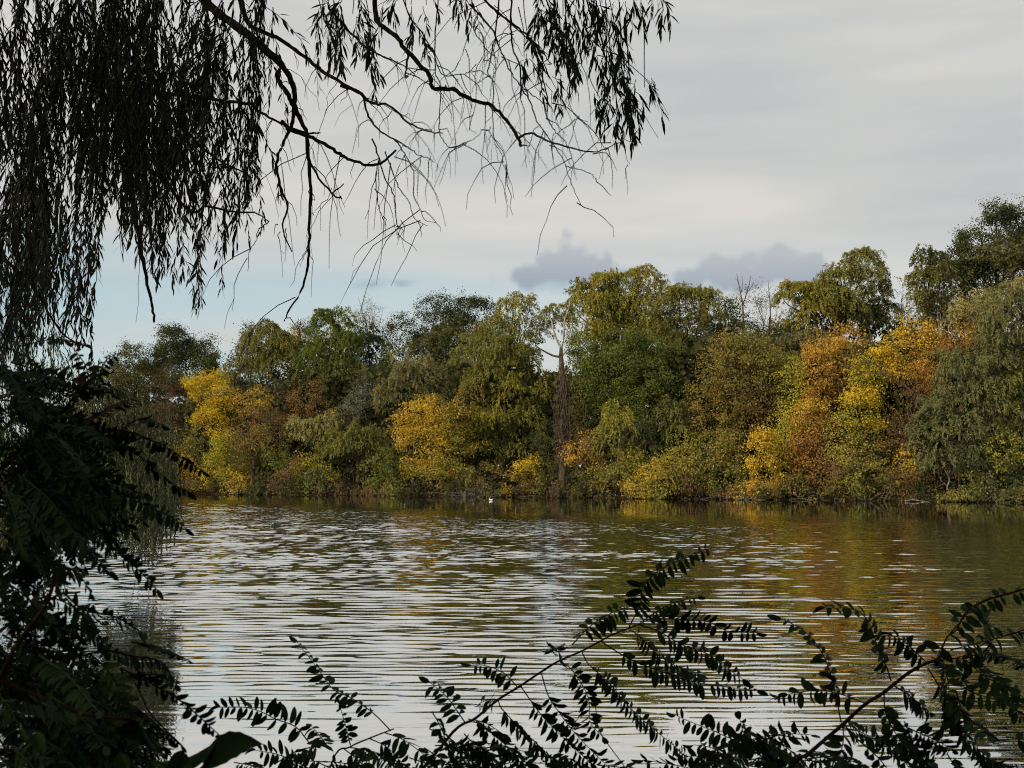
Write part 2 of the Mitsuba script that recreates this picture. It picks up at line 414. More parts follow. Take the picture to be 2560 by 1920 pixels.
N_TREE = [0]
def tree(name, label, cat, kind, off, tone, lobes, dens=1.0, size=1.0, trunk=None, r=.14, group=None, bark_='bark_brown'):
    N_TREE[0] += 1
    cx = np.mean([l[0] for l in lobes])
    D = float(bank_px(cx)) + off
    key = thing(name, label, cat, group)
    shrub = cat in ('shrub', 'bush')
    put_leaves(key, 'foliage' if shrub else 'crown', crown_leaves(lobes, D, kind, C[tone], dens, size))
    part(key, 'stem' if shrub else 'trunk', mikit.ply(limbs(lobes, D, trunk, r * (.5 if shrub else 1), N_TREE[0]), bark_, smooth=True))
    return key, D

TREES = [
 # name, label, category, kind, metres behind the waterline, tone, lobes, options
 ('dark_tree', 'tall dark green tree at the far left end of the treeline', 'tree', 'b', 15, 'dark', [(430,872,46,38),(490,880,45,38),(455,930,75,58),(525,905,22,38,'darkolive'),(440,850,30,20),(400,890,20,30),(500,940,50,50,'green')], dict(dens=1.55)),
 ('dark_olive_tree', 'dark olive tree standing left of the tall dark green tree', 'tree', 'b', 11, 'darkolive', [(345,898,34,28),(320,950,50,58),(352,1000,58,60),(300,920,25,25)], dict(dens=1.3)),
 ('grey_olive_tree', 'greyish olive tree at the left behind the near willow branches', 'tree', 'w', 13, 'greyolive', [(265,960,35,42),(255,1030,55,60),(290,1090,50,55)], {}),
 ('low_tree', 'low tan and olive tree partly hidden behind the near weeping willow', 'tree', 'b', 9, 'olivebrown', [(230,1080,50,50),(180,1110,45,40),(215,1150,60,50)], {}),
 ('low_tree', 'small distant olive tree glimpsed through the leaves at the left edge', 'tree', 'b', 30, 'darkolive', [(20,1110,50,40),(80,1125,50,40),(140,1135,45,40),(-40,1100,50,50)], {}),
 ('grey_brown_tree', 'half bare grey brown tree left of the bright yellow tree', 'tree', 't', 7, 'mauve', [(415,962,42,42),(432,1020,45,60),(400,1050,40,60),(430,1095,40,40)], dict(dens=.8)),
 ('yellow_tree', 'bright yellow tree near the left end of the far bank', 'tree', 'b', 5, 'yellow', [(535,935,26,26),(505,972,40,38),(545,985,35,40),(482,972,20,16),(510,1030,32,28),(555,1030,28,32),(545,1062,30,22)], dict(dens=1.25)),
 ('pale_olive_tree', 'pale greyish olive tree just right of the bright yellow tree', 'tree', 'w', 12, 'greyolive', [(580,918,28,28),(602,945,38,40),(588,995,32,38),(616,918,13,11,'yellow'),(570,950,20,30)], dict(trunk=644, bark_='bark_pale')),
 ('olive_willow', 'round topped olive willow in front of a small golden tree', 'tree', 'w', 13, 'olive', [(680,838,38,28),(655,862,40,40),(697,872,36,45),(640,905,40,40,'greyolive'),(682,925,45,50),(630,880,25,30,'greyolive')], dict(trunk=684, dens=1.4)),
 ('dark_tree', 'dark treetop peeking out left of the round topped olive willow', 'tree', 'b', 26, 'dark', [(630,852,22,24),(618,880,18,25)], {}),
 ('dark_tree', 'dark treetop peeking out just right above the small golden tree', 'tree', 'b', 27, 'darkolive', [(750,818,20,18),(735,835,20,20),(765,830,15,18)], dict(dens=.8)),
 ('golden_tree', 'small orange gold treetop between the olive willow and the green willow', 'tree', 'b', 20, 'gold', [(737,858,26,26),(730,900,24,38),(716,960,18,28),(745,935,18,40)], dict(trunk=722)),
 ('green_willow', 'broad mid green willow left of centre under hanging bare twigs', 'tree', 'w', 11, 'green', [(850,802,45,30,'brightgreen'),(810,842,48,44,'brightgreen'),(860,860,45,58),(790,902,45,58),(840,932,60,60),(770,952,30,50),(850,985,50,45),(800,980,40,40)], dict(dens=1.25)),
 ('slender_tree', 'tall slender greyish tree with bare lower branches, left of the big dark tree', 'tree', 't', 15, 'greyolive', [(905,777,23,25),(935,792,27,30),(915,832,34,48),(927,882,36,48),(945,922,30,35,'mauve'),(895,820,20,30)], dict(dens=.85)),
 ('dark_round_tree', 'big rounded dark tree with sky showing through, left of centre', 'tree', 'b', 23, 'dark', [(1150,762,48,30),(1188,792,45,42),(1070,782,30,28),(1110,812,50,42),(1160,832,60,45,'darkolive'),(1010,830,40,34),(1080,862,58,40,'darkolive'),(985,862,25,38),(1130,880,60,30,'darkolive'),(1225,772,18,20)], dict(dens=1.2)),
 ('olive_shrub_tree', 'rounded olive tree below the big dark tree', 'tree', 'w', 6, 'greyolive', [(1030,922,48,30,'pale'),(1060,962,58,44),(1000,992,50,48),(958,985,24,32,'olivebrown'),(1075,1010,40,40,'greygreen')], {}),
 ('silver_tree', 'silvery green pointed tree left of the rounded olive tree', 'tree', 't', 6, 'silver', [(905,962,20,28),(907,1010,38,44),(880,1042,30,30),(935,968,14,26)], dict(dens=1.3)),
 ('rust_tree', 'small rusty brown tree below the mid green willow', 'tree', 'b', 6.5, 'rust', [(775,992,38,26,'brown'),(828,1032,34,25,'brown'),(745,1010,20,22)], dict(dens=.8)),
 ('bare_brown_tree', 'pale brown nearly bare tree right of the trunk of the brown gold tree', 'tree', 't', 6, 'mauve', [(695,1020,28,38),(705,1065,30,35)], dict(dens=.8)),
 ('brown_gold_tree', 'brown gold leaning tree with a visible trunk reaching down to the water', 'tree', 'b', 2.5, 'olivebrown', [(645,1002,28,20,'gold'),(612,1022,25,20,'orange'),(650,1046,48,38,'brown'),(610,1082,44,34,'brown'),(660,1100,54,44),(622,1130,40,30,'darkolive'),(680,1060,20,30,'brown')], dict(trunk=633, r=.26, dens=.9)),
 ('yellow_green_shrub', 'large yellow green shrub in front, left of the trunk of the brown gold tree', 'shrub', 'b', 1.4, 'yellowgreen', [(560,1108,30,30),(592,1135,34,38),(540,1160,38,30),(590,1180,38,30,'yellow'),(520,1198,25,22,'yellow'),(560,1212,30,18)], dict(dens=1.1)),
 ('olive_shrub', 'rounded olive shrub between the grey brown tree and the yellow green shrub', 'shrub', 'b', 2.5, 'olive', [(470,1112,38,34),(450,1140,30,30,'olivegold')], {}),
 ('golden_brown_shrub', 'golden brown shrub at the water just right of the near willow branches', 'shrub', 'b', 1, 'orange', [(440,1172,44,30,'gold'),(470,1205,44,26,'rust'),(420,1205,40,26,'brown')], {}),
 ('purple_brown_shrub', 'low dark purple brown shrub below the yellow green shrub', 'shrub', 't', .4, 'mauve', [(555,1217,34,16),(530,1222,25,12)], dict(dens=1.2)),
 ('orange_shrub', 'small orange shrub at the water left of the leaning brown trunk', 'shrub', 'b', .3, 'gold', [(604,1216,20,16)], dict(dens=1.3)),
 ('dark_shrub', 'dark green shrub at the foot of the brown gold tree', 'shrub', 'b', .8, 'dark', [(655,1205,24,28)], {}),
 ('bright_green_shrub', 'small bright green shrub right of the trunk of the brown gold tree', 'shrub', 'b', 1.2, 'brightgreen', [(698,1145,22,34)], {}),
 ('mauve_shrub', 'mauve brown shrub at the water below the small bright green shrub', 'shrub', 'b', .6, 'brown', [(705,1205,34,30,'mauve'),(735,1160,26,34)], dict(dens=.9)),
 ('round_willow', 'light olive round topped willow above a yellow olive shrub', 'tree', 'w', 3.5, 'pale', [(780,1056,42,30),(760,1086,35,34),(810,1092,44,38,'olive'),(830,1065,30,28,'olive')], {}),
 ('spreading_willow', 'spreading olive willow with a dark hollow beneath it', 'tree', 'w', 2.2, 'olive', [(870,1086,45,34),(910,1102,45,38),(850,1122,45,36),(935,1125,34,34),(955,1160,28,40,'olivebrown'),(900,1140,45,30,'darkolive')], dict(r=.18)),
 ('bare_shrub', 'dark brown twiggy shrub in the hollow under the spreading olive willow', 'shrub', 't', 2.2, 'dusk', [(862,1178,50,40),(900,1200,35,30,'mauve')], dict(dens=.8)),
 ('yellow_olive_shrub', 'yellow olive shrub below the light olive round topped willow', 'shrub', 'b', .9, 'yellowgreen', [(775,1155,26,22),(758,1190,22,30,'olivegold')], {}),
 ('grey_green_shrub', 'small round grey green shrub at the water beside the yellow olive shrub', 'shrub', 'w', .4, 'greygreen', [(795,1212,22,22)], dict(dens=1.3)),
 ('low_green_shrub', 'little yellow green shrub just right of the round grey green shrub', 'shrub', 'b', .5, 'yellowgreen', [(832,1206,22,20)], {}),
 ('red_brown_shrub', 'low reddish brown shrub along the water under the dark hollow', 'shrub', 't', .3, 'brown', [(895,1222,38,14),(930,1218,22,16),(862,1224,20,12)], dict(dens=1.3)),
 ('green_shrub', 'mid green shrub at the water left of the large golden tree', 'shrub', 'b', 1, 'green', [(985,1152,27,30),(965,1186,27,34),(995,1202,30,28,'olive'),(942,1160,22,38,'olive')], {}),
 ('large_golden_tree', 'large spreading golden tree by the water left of the broken trunk', 'tree', 'b', 2.4, 'gold', [(1078,1005,27,22,'yellow'),(1058,1022,28,22,'yellow'),(1035,1050,40,30),(1010,1082,27,34),(1085,1062,44,38),(1125,1052,40,35,'olivegold'),(1050,1112,50,40),(1110,1112,54,44,'olivegold'),(1165,1100,35,40,'olivegold'),(1060,1160,44,30,'olivegold'),(1118,1182,54,34,'olivegold'),(1030,1166,18,18,'yellow'),(1150,1200,44,28,'olivebrown'),(1150,1022,33,28,'olivebrown')], dict(r=.2)),
 ('olive_curtain_willow', 'tall olive weeping willow whose curtain hangs left of the broken trunk', 'tree', 'w', 7, 'olive', [(1312,766,32,28,'pale'),(1282,790,35,34,'olivegold'),(1240,832,45,38),(1298,840,42,48),(1200,852,40,34),(1180,902,50,38),(1250,902,54,48),(1318,902,34,48),(1220,962,58,48),(1290,972,52,58,'olivegold'),(1180,985,40,38,'olivebrown'),(1250,1042,50,58,'olivegold'),(1312,1052,42,58),(1218,1062,32,45,'yellowgreen'),(1232,1112,40,56),(1290,1130,42,58),(1338,1085,28,46),(1350,985,22,44),(1345,1030,26,40)], dict(r=.3)),
 ('olive_brown_shrub', 'dark olive brown shrub at the water between golden tree and small yellow bush', 'shrub', 't', .9, 'olivebrown', [(1236,1192,40,38),(1185,1222,40,16,'mauve'),(1215,1222,30,16,'mauve')], dict(dens=1.0)),
 ('yellow_bush', 'small bright yellow bush alone at the water near the centre', 'bush', 'b', .5, 'yellow', [(1300,1195,31,24),(1285,1216,28,20),(1330,1206,24,26,'yellowgreen')], dict(dens=1.2)),
 ('blue_green_tree', 'dark blue green tree close left of the broken trunk', 'tree', 't', 3, 'dark', [(1368,1092,26,38),(1372,1150,28,48),(1378,1205,26,34)], dict(dens=1.3)),
 ('golden_willow', 'largest golden olive willow crown rising highest at the centre', 'tree', 'w', 12, 'olivegold', [(1452,722,34,28,'olive'),(1502,712,35,28),(1545,702,45,28),(1592,702,40,27),(1620,732,45,38),(1560,752,58,48),(1500,772,54,48),(1450,792,40,38),(1600,792,58,48),(1540,832,58,38,'olive'),(1480,842,50,38),(1650,762,35,38),(1640,842,50,48,'olive'),(1530,790,60,50,'olive')], dict(r=.34, dens=1.25)),
 ('dull_willow', 'dull green willow crown joined to the right of the largest golden one', 'tree', 'w', 13, 'olive', [(1700,727,40,28,'olivegold'),(1680,772,45,44),(1735,762,45,38),(1762,742,28,24),(1720,822,58,48,'darkolive'),(1680,862,50,44,'darkolive'),(1770,792,34,38),(1720,890,50,40,'darkolive')], dict(dens=1.25)),
 ('leafy_green_tree', 'lush green broadleaf tree below the largest golden willow', 'tree', 'b', 4.5, 'green', [(1458,862,42,28,'brightgreen'),(1560,852,40,30),(1500,890,54,38),(1580,900,54,44),(1640,882,44,44),(1452,910,34,34,'brightgreen'),(1530,950,64,44),(1610,960,54,48),(1480,960,38,38),(1660,950,30,38),(1560,1012,58,38),(1620,1032,38,38)], dict(r=.22, dens=1.15)),
 ('hanging_green_tree', 'olive green tree with hanging vines under the lush green tree', 'tree', 'w', 3, 'olive', [(1550,1062,38,44,'olivegold'),(1590,1082,44,44,'greygreen'),(1640,1092,34,48,'dark'),(1530,1100,34,40),(1680,1040,34,50,'darkolive'),(1690,1100,34,50,'olive')], {}),
 ('brown_thicket', 'dark brown olive tree just right of the broken trunk', 'tree', 't', 5, 'olivebrown', [(1470,1032,38,56,'darkolive'),(1502,1082,34,34,'brown'),(1460,980,28,40,'darkolive'),(1438,985,20,34,'darkolive'),(1432,1040,20,50,'darkolive')], dict(dens=1.1)),
 ('gold_brown_shrub', 'gold brown shrub at the foot of the broken trunk on its right', 'shrub', 'b', 1.2, 'orange', [(1450,1142,38,26),(1490,1122,28,34,'brown'),(1470,1172,34,24,'brown')], dict(dens=.85)),
 ('olive_base_shrub', 'olive yellow shrub at the water right of the dark green shrub by the trunk', 'shrub', 'b', .6, 'olivegold', [(1490,1212,34,28),(1512,1180,25,28,'olivebrown')], {}),
 ('grey_green_shrub', 'dull grey green upright shrub at the water below the hanging vines', 'shrub', 'w', .5, 'greygreen', [(1535,1200,32,38,'olive'),(1545,1170,22,30)], {}),
 ('dark_shrub', 'low dark green shrub at the water right below the broken trunk', 'shrub', 'b', .5, 'dark', [(1437,1217,30,22)], {}),
 ('olive_gold_shrub', 'round olive gold shrub left above the wide golden olive shrub', 'shrub', 'b', 1.6, 'olivegold', [(1570,1136,34,28),(1600,1150,28,38),(1562,1176,25,24),(1590,1195,30,30,'olive')], {}),
 ('wide_golden_shrub', 'wide sprawling golden olive shrub along the water right of centre', 'shrub', 'b', .9, 'olivegold', [(1600,1212,34,28,'gold'),(1640,1172,38,28,'gold'),(1680,1152,38,34),(1650,1217,48,26),(1720,1132,44,38),(1720,1192,48,44,'olivebrown'),(1770,1132,44,44,'olivebrown'),(1782,1192,44,44,'olive'),(1820,1180,36,50,'olive'),(1830,1125,36,44,'olivebrown'),(1850,1215,28,26,'olivebrown')], {}),
 ('far_green_tree', 'airy dark green treetop right of the dull green willow crown', 'tree', 'b', 20, 'dark', [(1815,762,27,28),(1830,802,30,34),(1792,822,28,30),(1780,860,40,44,'dusk')], dict(dens=.8)),
 ('far_green_tree', 'dark grey green tree behind the bare forked dead stem', 'tree', 't', 15, 'darkolive', [(1890,757,34,27),(1870,802,38,38),(1940,792,38,44,'greyolive'),(1970,812,34,38),(1920,840,50,40,'dark'),(1960,850,34,44,'dark')], dict(dens=1.1)),
 ('shaded_tree', 'deep shaded dark tree between lush green tree and vine covered tree', 'tree', 'b', 9, 'dusk', [(1750,910,40,50),(1770,960,38,54),(1720,960,38,50),(1700,1010,40,50,'dark')], {}),
 ('vine_covered_tree', 'sloping olive brown tree covered in vines right of the lush green tree', 'tree', 'b', 5.5, 'olivebrown', [(1800,848,22,18,'olivegold'),(1820,866,34,28),(1855,846,38,28,'olive'),(1792,922,38,48),(1842,912,48,56,'olive'),(1898,886,44,48),(1930,922,36,56,'olive'),(1765,992,44,48),(1830,1002,58,58),(1900,1002,48,56,'brown'),(1740,1050,28,34),(1800,1072,48,38,'olive'),(1880,1082,56,38)], dict(r=.2)),
 ('pale_green_willow', 'greyish green willow top above the yellow green column', 'tree', 'w', 8, 'greyolive', [(2030,836,44,28),(1992,872,38,34),(2010,900,36,36,'greygreen'),(1970,905,24,30)], {}),
 ('yellow_green_column', 'tall narrow yellow green tree left of the big orange tree', 'tree', 'b', 3.5, 'yellowgreen', [(1985,932,26,34),(1992,982,34,38),(1985,1032,38,44),(1972,1076,36,36),(1965,1112,38,38),(1952,1150,34,38)], dict(dens=1.1)),
 ('bright_gold_bush', 'brightest golden yellow bush at the water right of the wide golden olive shrub', 'bush', 'b', .9, 'gold', [(1906,1090,26,28),(1896,1132,34,34),(1906,1182,38,38,'yellow'),(1892,1215,36,26),(1862,1222,28,18,'rust'),(1930,1210,26,30)], dict(dens=1.25)),
 ('orange_tree', 'big orange leaved tree in front of the dark gold willow', 'tree', 'b', 4, 'orange', [(2110,846,44,25),(2062,872,44,34),(2110,892,38,38,'gold'),(2040,932,34,38),(2090,942,38,38,'brown'),(2050,982,34,28),(2080,1002,28,24,'brown')], dict(r=.2, dens=.95)),
 ('dark_gold_willow', 'dark gold airy willow crown standing above the orange tree', 'tree', 'w', 13, 'olive', [(2000,742,48,34,'olivegold'),(1970,762,30,26),(2050,722,50,38,'olivegold'),(2060,692,34,28),(2100,682,45,38),(2150,642,34,28),(2170,672,44,44),(2090,762,68,48),(2030,792,58,44,'olivegold'),(2190,732,38,50,'darkolive'),(2130,802,58,48,'darkolive'),(2200,782,34,38,'darkolive')], dict(r=.3, dens=1.5)),
 ('thin_dark_tree', 'thin airy dark tree in the gap between two tall willows', 'tree', 't', 22, 'dusk', [(2255,747,18,28),(2246,792,28,30),(2270,800,18,28)], dict(dens=.8)),
 ('drooping_willow', 'drooping dark green willow just left of the tallest tree', 'tree', 'w', 11, 'darkolive', [(2300,642,34,24),(2335,652,34,28),(2310,702,38,48,'olive'),(2352,692,38,48),(2290,762,28,48,'olive'),(2332,782,30,38)], dict(dens=1.45)),
 ('tallest_tree', 'tallest dark green tree at the right edge of the lake', 'tree', 'b', 19, 'dark', [(2405,592,28,25),(2490,532,48,28),(2545,540,40,38),(2450,590,38,38),(2500,602,48,44),(2400,642,38,38),(2450,662,48,44),(2545,622,38,48),(2390,702,38,38),(2460,722,48,34),(2600,570,40,50),(2600,660,40,50)], dict(r=.34, dens=1.55)),
 ('bare_twig_tree', 'bare grey brown twiggy tree with a pale trunk below the tallest tree', 'tree', 't', 9, 'mauve', [(2345,800,38,34),(2360,840,34,28)], dict(dens=.35, r=.2, bark_='bark_pale', trunk=2360)),
 ('pale_leaf_tree', 'pale yellow green tree right of the bare twiggy tree', 'tree', 'b', 7, 'pale', [(2430,762,38,28),(2410,802,34,30),(2472,772,34,34),(2460,745,20,14,'gold'),(2450,820,40,34)], {}),
 ('red_orange_shrub', 'small bright red orange tree tucked against the large grey green willow', 'tree', 'b', 4, 'rust', [(2402,852,36,17,'orange'),(2370,862,26,18,'rust'),(2425,846,18,14,'orange')], dict(dens=1.2)),
 ('yellow_orange_tree', 'yellow orange tree left of the small red orange one', 'tree', 'b', 4.6, 'gold', [(2215,872,38,38,'yellow'),(2290,842,38,28),(2260,892,48,38),(2322,872,34,34),(2312,922,34,38,'orange'),(2320,962,38,38,'rust'),(2250,930,34,34)], dict(r=.18)),
 ('lemon_tree', 'lemon yellow leafy tree under the dark crossing branch', 'tree', 'b', 2.8, 'yellow', [(2160,932,34,28,'yellowgreen'),(2190,962,34,38,'yellowgreen'),(2146,1002,34,34),(2182,1022,36,38),(2152,1052,34,34,'yellowgreen')], dict(dens=1.15)),
 ('mauve_brown_tree', 'dull reddish brown tree between lemon yellow tree and grey green willow', 'tree', 't', 2.5, 'mauve', [(2270,1012,38,48,'brown'),(2250,1072,34,48),(2292,962,30,38,'rust'),(2260,1130,34,40)], dict(dens=1.3)),
 ('rust_bush_tree', 'rust coloured tree with a gold top below the big orange tree', 'tree', 'b', 1.6, 'rust', [(2040,1032,48,34,'gold'),(2012,1012,28,24,'gold'),(2020,1092,44,44),(2000,1150,38,44),(2060,1122,54,48,'brown'),(2040,1182,44,40,'brown'),(2075,1062,34,34,'orange')], dict(r=.16)),
 ('gold_brown_tree', 'gold brown bushy tree below the lemon yellow tree', 'tree', 'b', 1.4, 'olivegold', [(2122,1092,38,38,'olivegold'),(2152,1140,44,44,'olivebrown'),(2112,1162,44,40,'brown'),(2152,1202,48,38,'olive'),(2190,1120,34,40,'olivebrown')], {}),
 ('green_shrub', 'small green shrub at the water under the rust coloured tree', 'shrub', 'b', .5, 'green', [(1990,1217,26,28)], {}),
 ('low_brown_shrub', 'low brown shrub at the water right of the small green shrub', 'shrub', 't', .4, 'olivebrown', [(2060,1226,44,20),(2110,1230,40,18,'olive')], dict(dens=1.2)),
 ('spotted_yellow_shrub', 'slim shrub with bright yellow leaves above the brown shore shrub', 'shrub', 'b', 1, 'gold', [(2250,1130,18,24),(2212,1190,12,18,'yellow'),(2262,1160,18,24,'olivegold')], {}),
 ('brown_shore_shrub', 'brown shrub at the water above a pale fallen log', 'shrub', 't', .7, 'brown', [(2230,1216,44,28),(2290,1212,44,34),(2250,1180,34,28,'rust')], dict(dens=1.2)),
 ('grey_green_willow', 'huge grey green willow filling the right edge down to the water', 'tree', 'w', 1.5, 'greygreen', [(2542,732,48,38,'pale'),(2502,782,48,48,'greyolive'),(2472,842,48,48),(2545,832,58,58,'greyolive'),(2420,902,44,44),(2482,922,58,58),(2382,962,48,48),(2442,1002,58,58),(2352,1032,44,48),(2522,1002,58,68,'olive'),(2402,1072,58,58),(2322,1092,38,48),(2482,1092,58,58,'darkolive'),(2342,1150,48,48),(2422,1152,58,48,'dark'),(2570,920,60,60,'darkolive'),(2600,1060,60,80,'darkolive'),(2610,820,60,70,'greyolive')], dict(r=.4)),
 ('yellow_olive_tree', 'yellow olive shrub low at the right edge under the grey green willow', 'shrub', 'b', .9, 'olive', [(2505,1135,44,44,'olivegold'),(2545,1190,48,44,'dark'),(2470,1205,54,36,'dark'),(2422,1216,38,28,'olive'),(2590,1210,50,40,'dark')], dict(dens=.9)),
 ('grey_twig_shrub', 'bare grey twiggy shrub at the water beside the grey green willow', 'shrub', 't', .5, 'mauve', [(2352,1200,30,44),(2375,1180,20,50)], dict(dens=.5, bark_='bark_pale')),
]
for name_, label_, cat_, kind_, off_, tone_, lobes_, opt_ in TREES:
    tree(name_, label_, cat_, kind_, off_, tone_, lobes_, **opt_)
    if name_ == 'low_tree':
        pass

# the broken trunk hung with dead vines, its bare forks and the thin crown above it
def broken_tree():
    D = float(bank_px(1410)) + 2.6
    key = thing('broken_trunk_tree', 'tall dark tree trunk hung with dead vines, bare pale forks above a gap of sky', 'tree')
    P = lambda pts, dd=0: smooth_path([at(x, y, D + dd) for x, y in pts], per=5)
    m = [tube(P([(1407,1243),(1408,1150),(1412,1050),(1410,980),(1405,930),(1402,890)]), .42, .20, 9, .3, 3), tube(P([(1402,890),(1403,868)]), .19, .15, 7)]
    part(key, 'trunk', mikit.ply(join(m), 'bark_brown', smooth=True))
    for pts, a, b, mat in [([(1403,893),(1380,888),(1350,872),(1338,862)], .12, .05, 'bark_brown'), ([(1403,870),(1392,850),(1383,822),(1378,800),(1372,785)], .12, .035, 'bark_pale'),
                           ([(1404,868),(1410,835),(1412,800),(1422,770),(1425,748)], .12, .035, 'bark_pale'), ([(1403,893),(1418,872),(1424,852),(1430,820),(1428,790)], .12, .035, 'bark_pale'),
                           ([(1412,1045),(1428,1075),(1444,1098),(1462,1120)], .17, .12, 'bark_brown'), ([(1383,822),(1372,812),(1362,806)], .03, .012, 'bark_pale'), ([(1412,800),(1404,782),(1402,768)], .03, .012, 'bark_pale')]:
        part(key, 'limb', mikit.ply(tube(P(pts), a, b, 6, .15, 2), mat, smooth=True))
    vines = []
    for i in range(150):
        y0 = rng.uniform(905, 1110)
        x0 = 1406 + rng.normal(0, np.interp(y0, [905, 1110], [4, 13]))
        ln = rng.uniform(60, 150)
        w = rng.normal(0, 4, 3)
        vines.append(tube(smooth_path([at(x0 + k * rng.uniform(-1, 1) + w[j], y0 + ln * j / 3, D - rng.uniform(.35, .6)) for j, k in zip(range(3), (0, 6, 6))], per=3), .018, .008, 4))
    part(key, 'vine', mikit.ply(join(vines), 'bark_brown'), kind='stuff')
    lob = [(1405,782,34,27,'olive'),(1392,830,36,24,'greyolive'),(1348,838,28,26,'darkolive'),(1424,830,18,38,'olive'),(1380,805,24,24,'olive')]
    put_leaves(key, 'crown', crown_leaves(lob, D + 1.6, 'w', C['olive'], .8))
broken_tree()

def dead_stems(label, D, stems):
    key = thing('dead_tree', label, 'tree')
    for pts, a, b in stems:
        part(key, 'stem', mikit.ply(tube(smooth_path([at(x, y, D) for x, y in pts], per=4), a, b, 5), 'bark_brown', smooth=True))
dead_stems('bare forked dead stem standing above the treetops right of centre', 103, [([(1862,900),(1858,800),(1857,765),(1852,735),(1846,706),(1842,684)], .1, .02), ([(1857,765),(1866,735),(1874,706),(1876,688)], .06, .018), ([(1852,735),(1856,712),(1855,690)], .04, .015), ([(1866,735),(1880,714),(1884,702)], .035, .014), ([(1846,706),(1838,695)], .02, .01)])
dead_stems('thin bare dead stem right of the forked one', 102, [([(1928,860),(1925,760),(1922,725),(1920,700)], .07, .016), ([(1922,725),(1932,712)], .03, .012), ([(1924,745),(1914,728)], .03, .012), ([(1925,760),(1935,738),(1936,728)], .03, .012)])

# the dark branch crossing the lemon yellow tree
def crossing_branch():
    D = float(bank_px(2180)) + 1.0
    key = thing('crossing_branch', 'dark bare branch stretching left across the yellow and orange crowns', 'branch')
    for pts, a, b in [([(2310,1000),(2240,950),(2215,938),(2160,932),(2110,945)], .10, .03), ([(2215,938),(2190,912),(2160,900),(2140,880)], .06, .02), ([(2160,932),(2130,918),(2105,915)], .035, .015), ([(2340,930),(2320,918),(2300,890)], .05, .02)]:
        part(key, 'limb', mikit.ply(tube(smooth_path([at(x, y, D) for x, y in pts], per=4), a, b, 6, .2), 'bark_brown', smooth=True))
crossing_branch()

# undergrowth that closes the view between the trunks
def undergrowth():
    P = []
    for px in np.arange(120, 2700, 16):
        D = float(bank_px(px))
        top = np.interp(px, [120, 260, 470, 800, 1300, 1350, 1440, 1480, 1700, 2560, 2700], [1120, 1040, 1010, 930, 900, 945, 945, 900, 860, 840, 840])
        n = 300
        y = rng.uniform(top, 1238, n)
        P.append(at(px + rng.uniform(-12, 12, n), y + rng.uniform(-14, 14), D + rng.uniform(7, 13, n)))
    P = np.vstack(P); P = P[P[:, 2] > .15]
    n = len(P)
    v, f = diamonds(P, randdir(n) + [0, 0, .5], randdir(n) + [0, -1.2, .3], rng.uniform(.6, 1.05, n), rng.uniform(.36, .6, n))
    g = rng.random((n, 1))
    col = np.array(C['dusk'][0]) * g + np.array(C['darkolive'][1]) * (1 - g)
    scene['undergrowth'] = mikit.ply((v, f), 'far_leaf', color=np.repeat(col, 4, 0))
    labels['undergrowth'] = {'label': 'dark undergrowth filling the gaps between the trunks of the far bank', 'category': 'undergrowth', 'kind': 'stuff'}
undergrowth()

SKYLINE = [(230,960),(300,930),(400,870),(520,880),(560,930),(600,900),(660,830),(740,850),(800,810),(900,790),(1000,840),(1100,790),(1200,780),(1260,810),(1310,770),(1350,800),(1390,1000),(1425,960),(1445,770),(1550,710),(1640,740),(1750,760),(1850,775),(1950,780),(2050,740),(2150,700),(2230,800),(2290,720),(2400,640),(2560,560),(2700,540)]
ROW = {}
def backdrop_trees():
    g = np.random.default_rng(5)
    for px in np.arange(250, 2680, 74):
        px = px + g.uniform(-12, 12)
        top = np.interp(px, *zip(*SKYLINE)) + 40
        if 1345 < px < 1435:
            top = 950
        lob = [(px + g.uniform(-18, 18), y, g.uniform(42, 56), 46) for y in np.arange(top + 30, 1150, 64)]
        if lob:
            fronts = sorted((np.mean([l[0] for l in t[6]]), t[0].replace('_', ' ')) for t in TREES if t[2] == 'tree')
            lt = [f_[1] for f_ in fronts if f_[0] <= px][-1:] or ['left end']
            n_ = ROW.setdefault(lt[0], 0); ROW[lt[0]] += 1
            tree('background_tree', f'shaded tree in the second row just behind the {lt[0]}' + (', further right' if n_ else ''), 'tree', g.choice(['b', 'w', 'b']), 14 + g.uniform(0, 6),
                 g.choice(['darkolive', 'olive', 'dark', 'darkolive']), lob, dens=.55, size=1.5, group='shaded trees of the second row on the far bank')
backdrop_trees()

def bank_herbs():
    chunks = []
    for px in np.arange(100, 2680, 13):
        tone = C[str(rng.choice(['dusk', 'mauve', 'darkolive', 'dusk', 'olivebrown', 'brown', 'olive']))]
        off = rng.uniform(-.35, .7)
        D = float(bank_px(px)) + off
        y = 1175 + (EYE[2] - .35) * F / D
        chunks += crown_leaves([(px, y - rng.uniform(0, 12), 17, rng.uniform(6, 30))], D, rng.choice(['b', 't', 't', 'w']), tone, .62, 1.15)
    V, Fc, Cc, at_ = [], [], [], 0
    for v, f, c, low in chunks:
        V.append(v); Fc.append(f + at_); Cc.append(c); at_ += len(v)
    scene['waterside_herbs'] = mikit.ply((np.vstack(V), np.vstack(Fc)), 'far_leaf', color=np.vstack(Cc))
    labels['waterside_herbs'] = {'label': 'low dark herbs and sprouts along the waterline of the far bank', 'category': 'herbs', 'kind': 'stuff'}
bank_herbs()

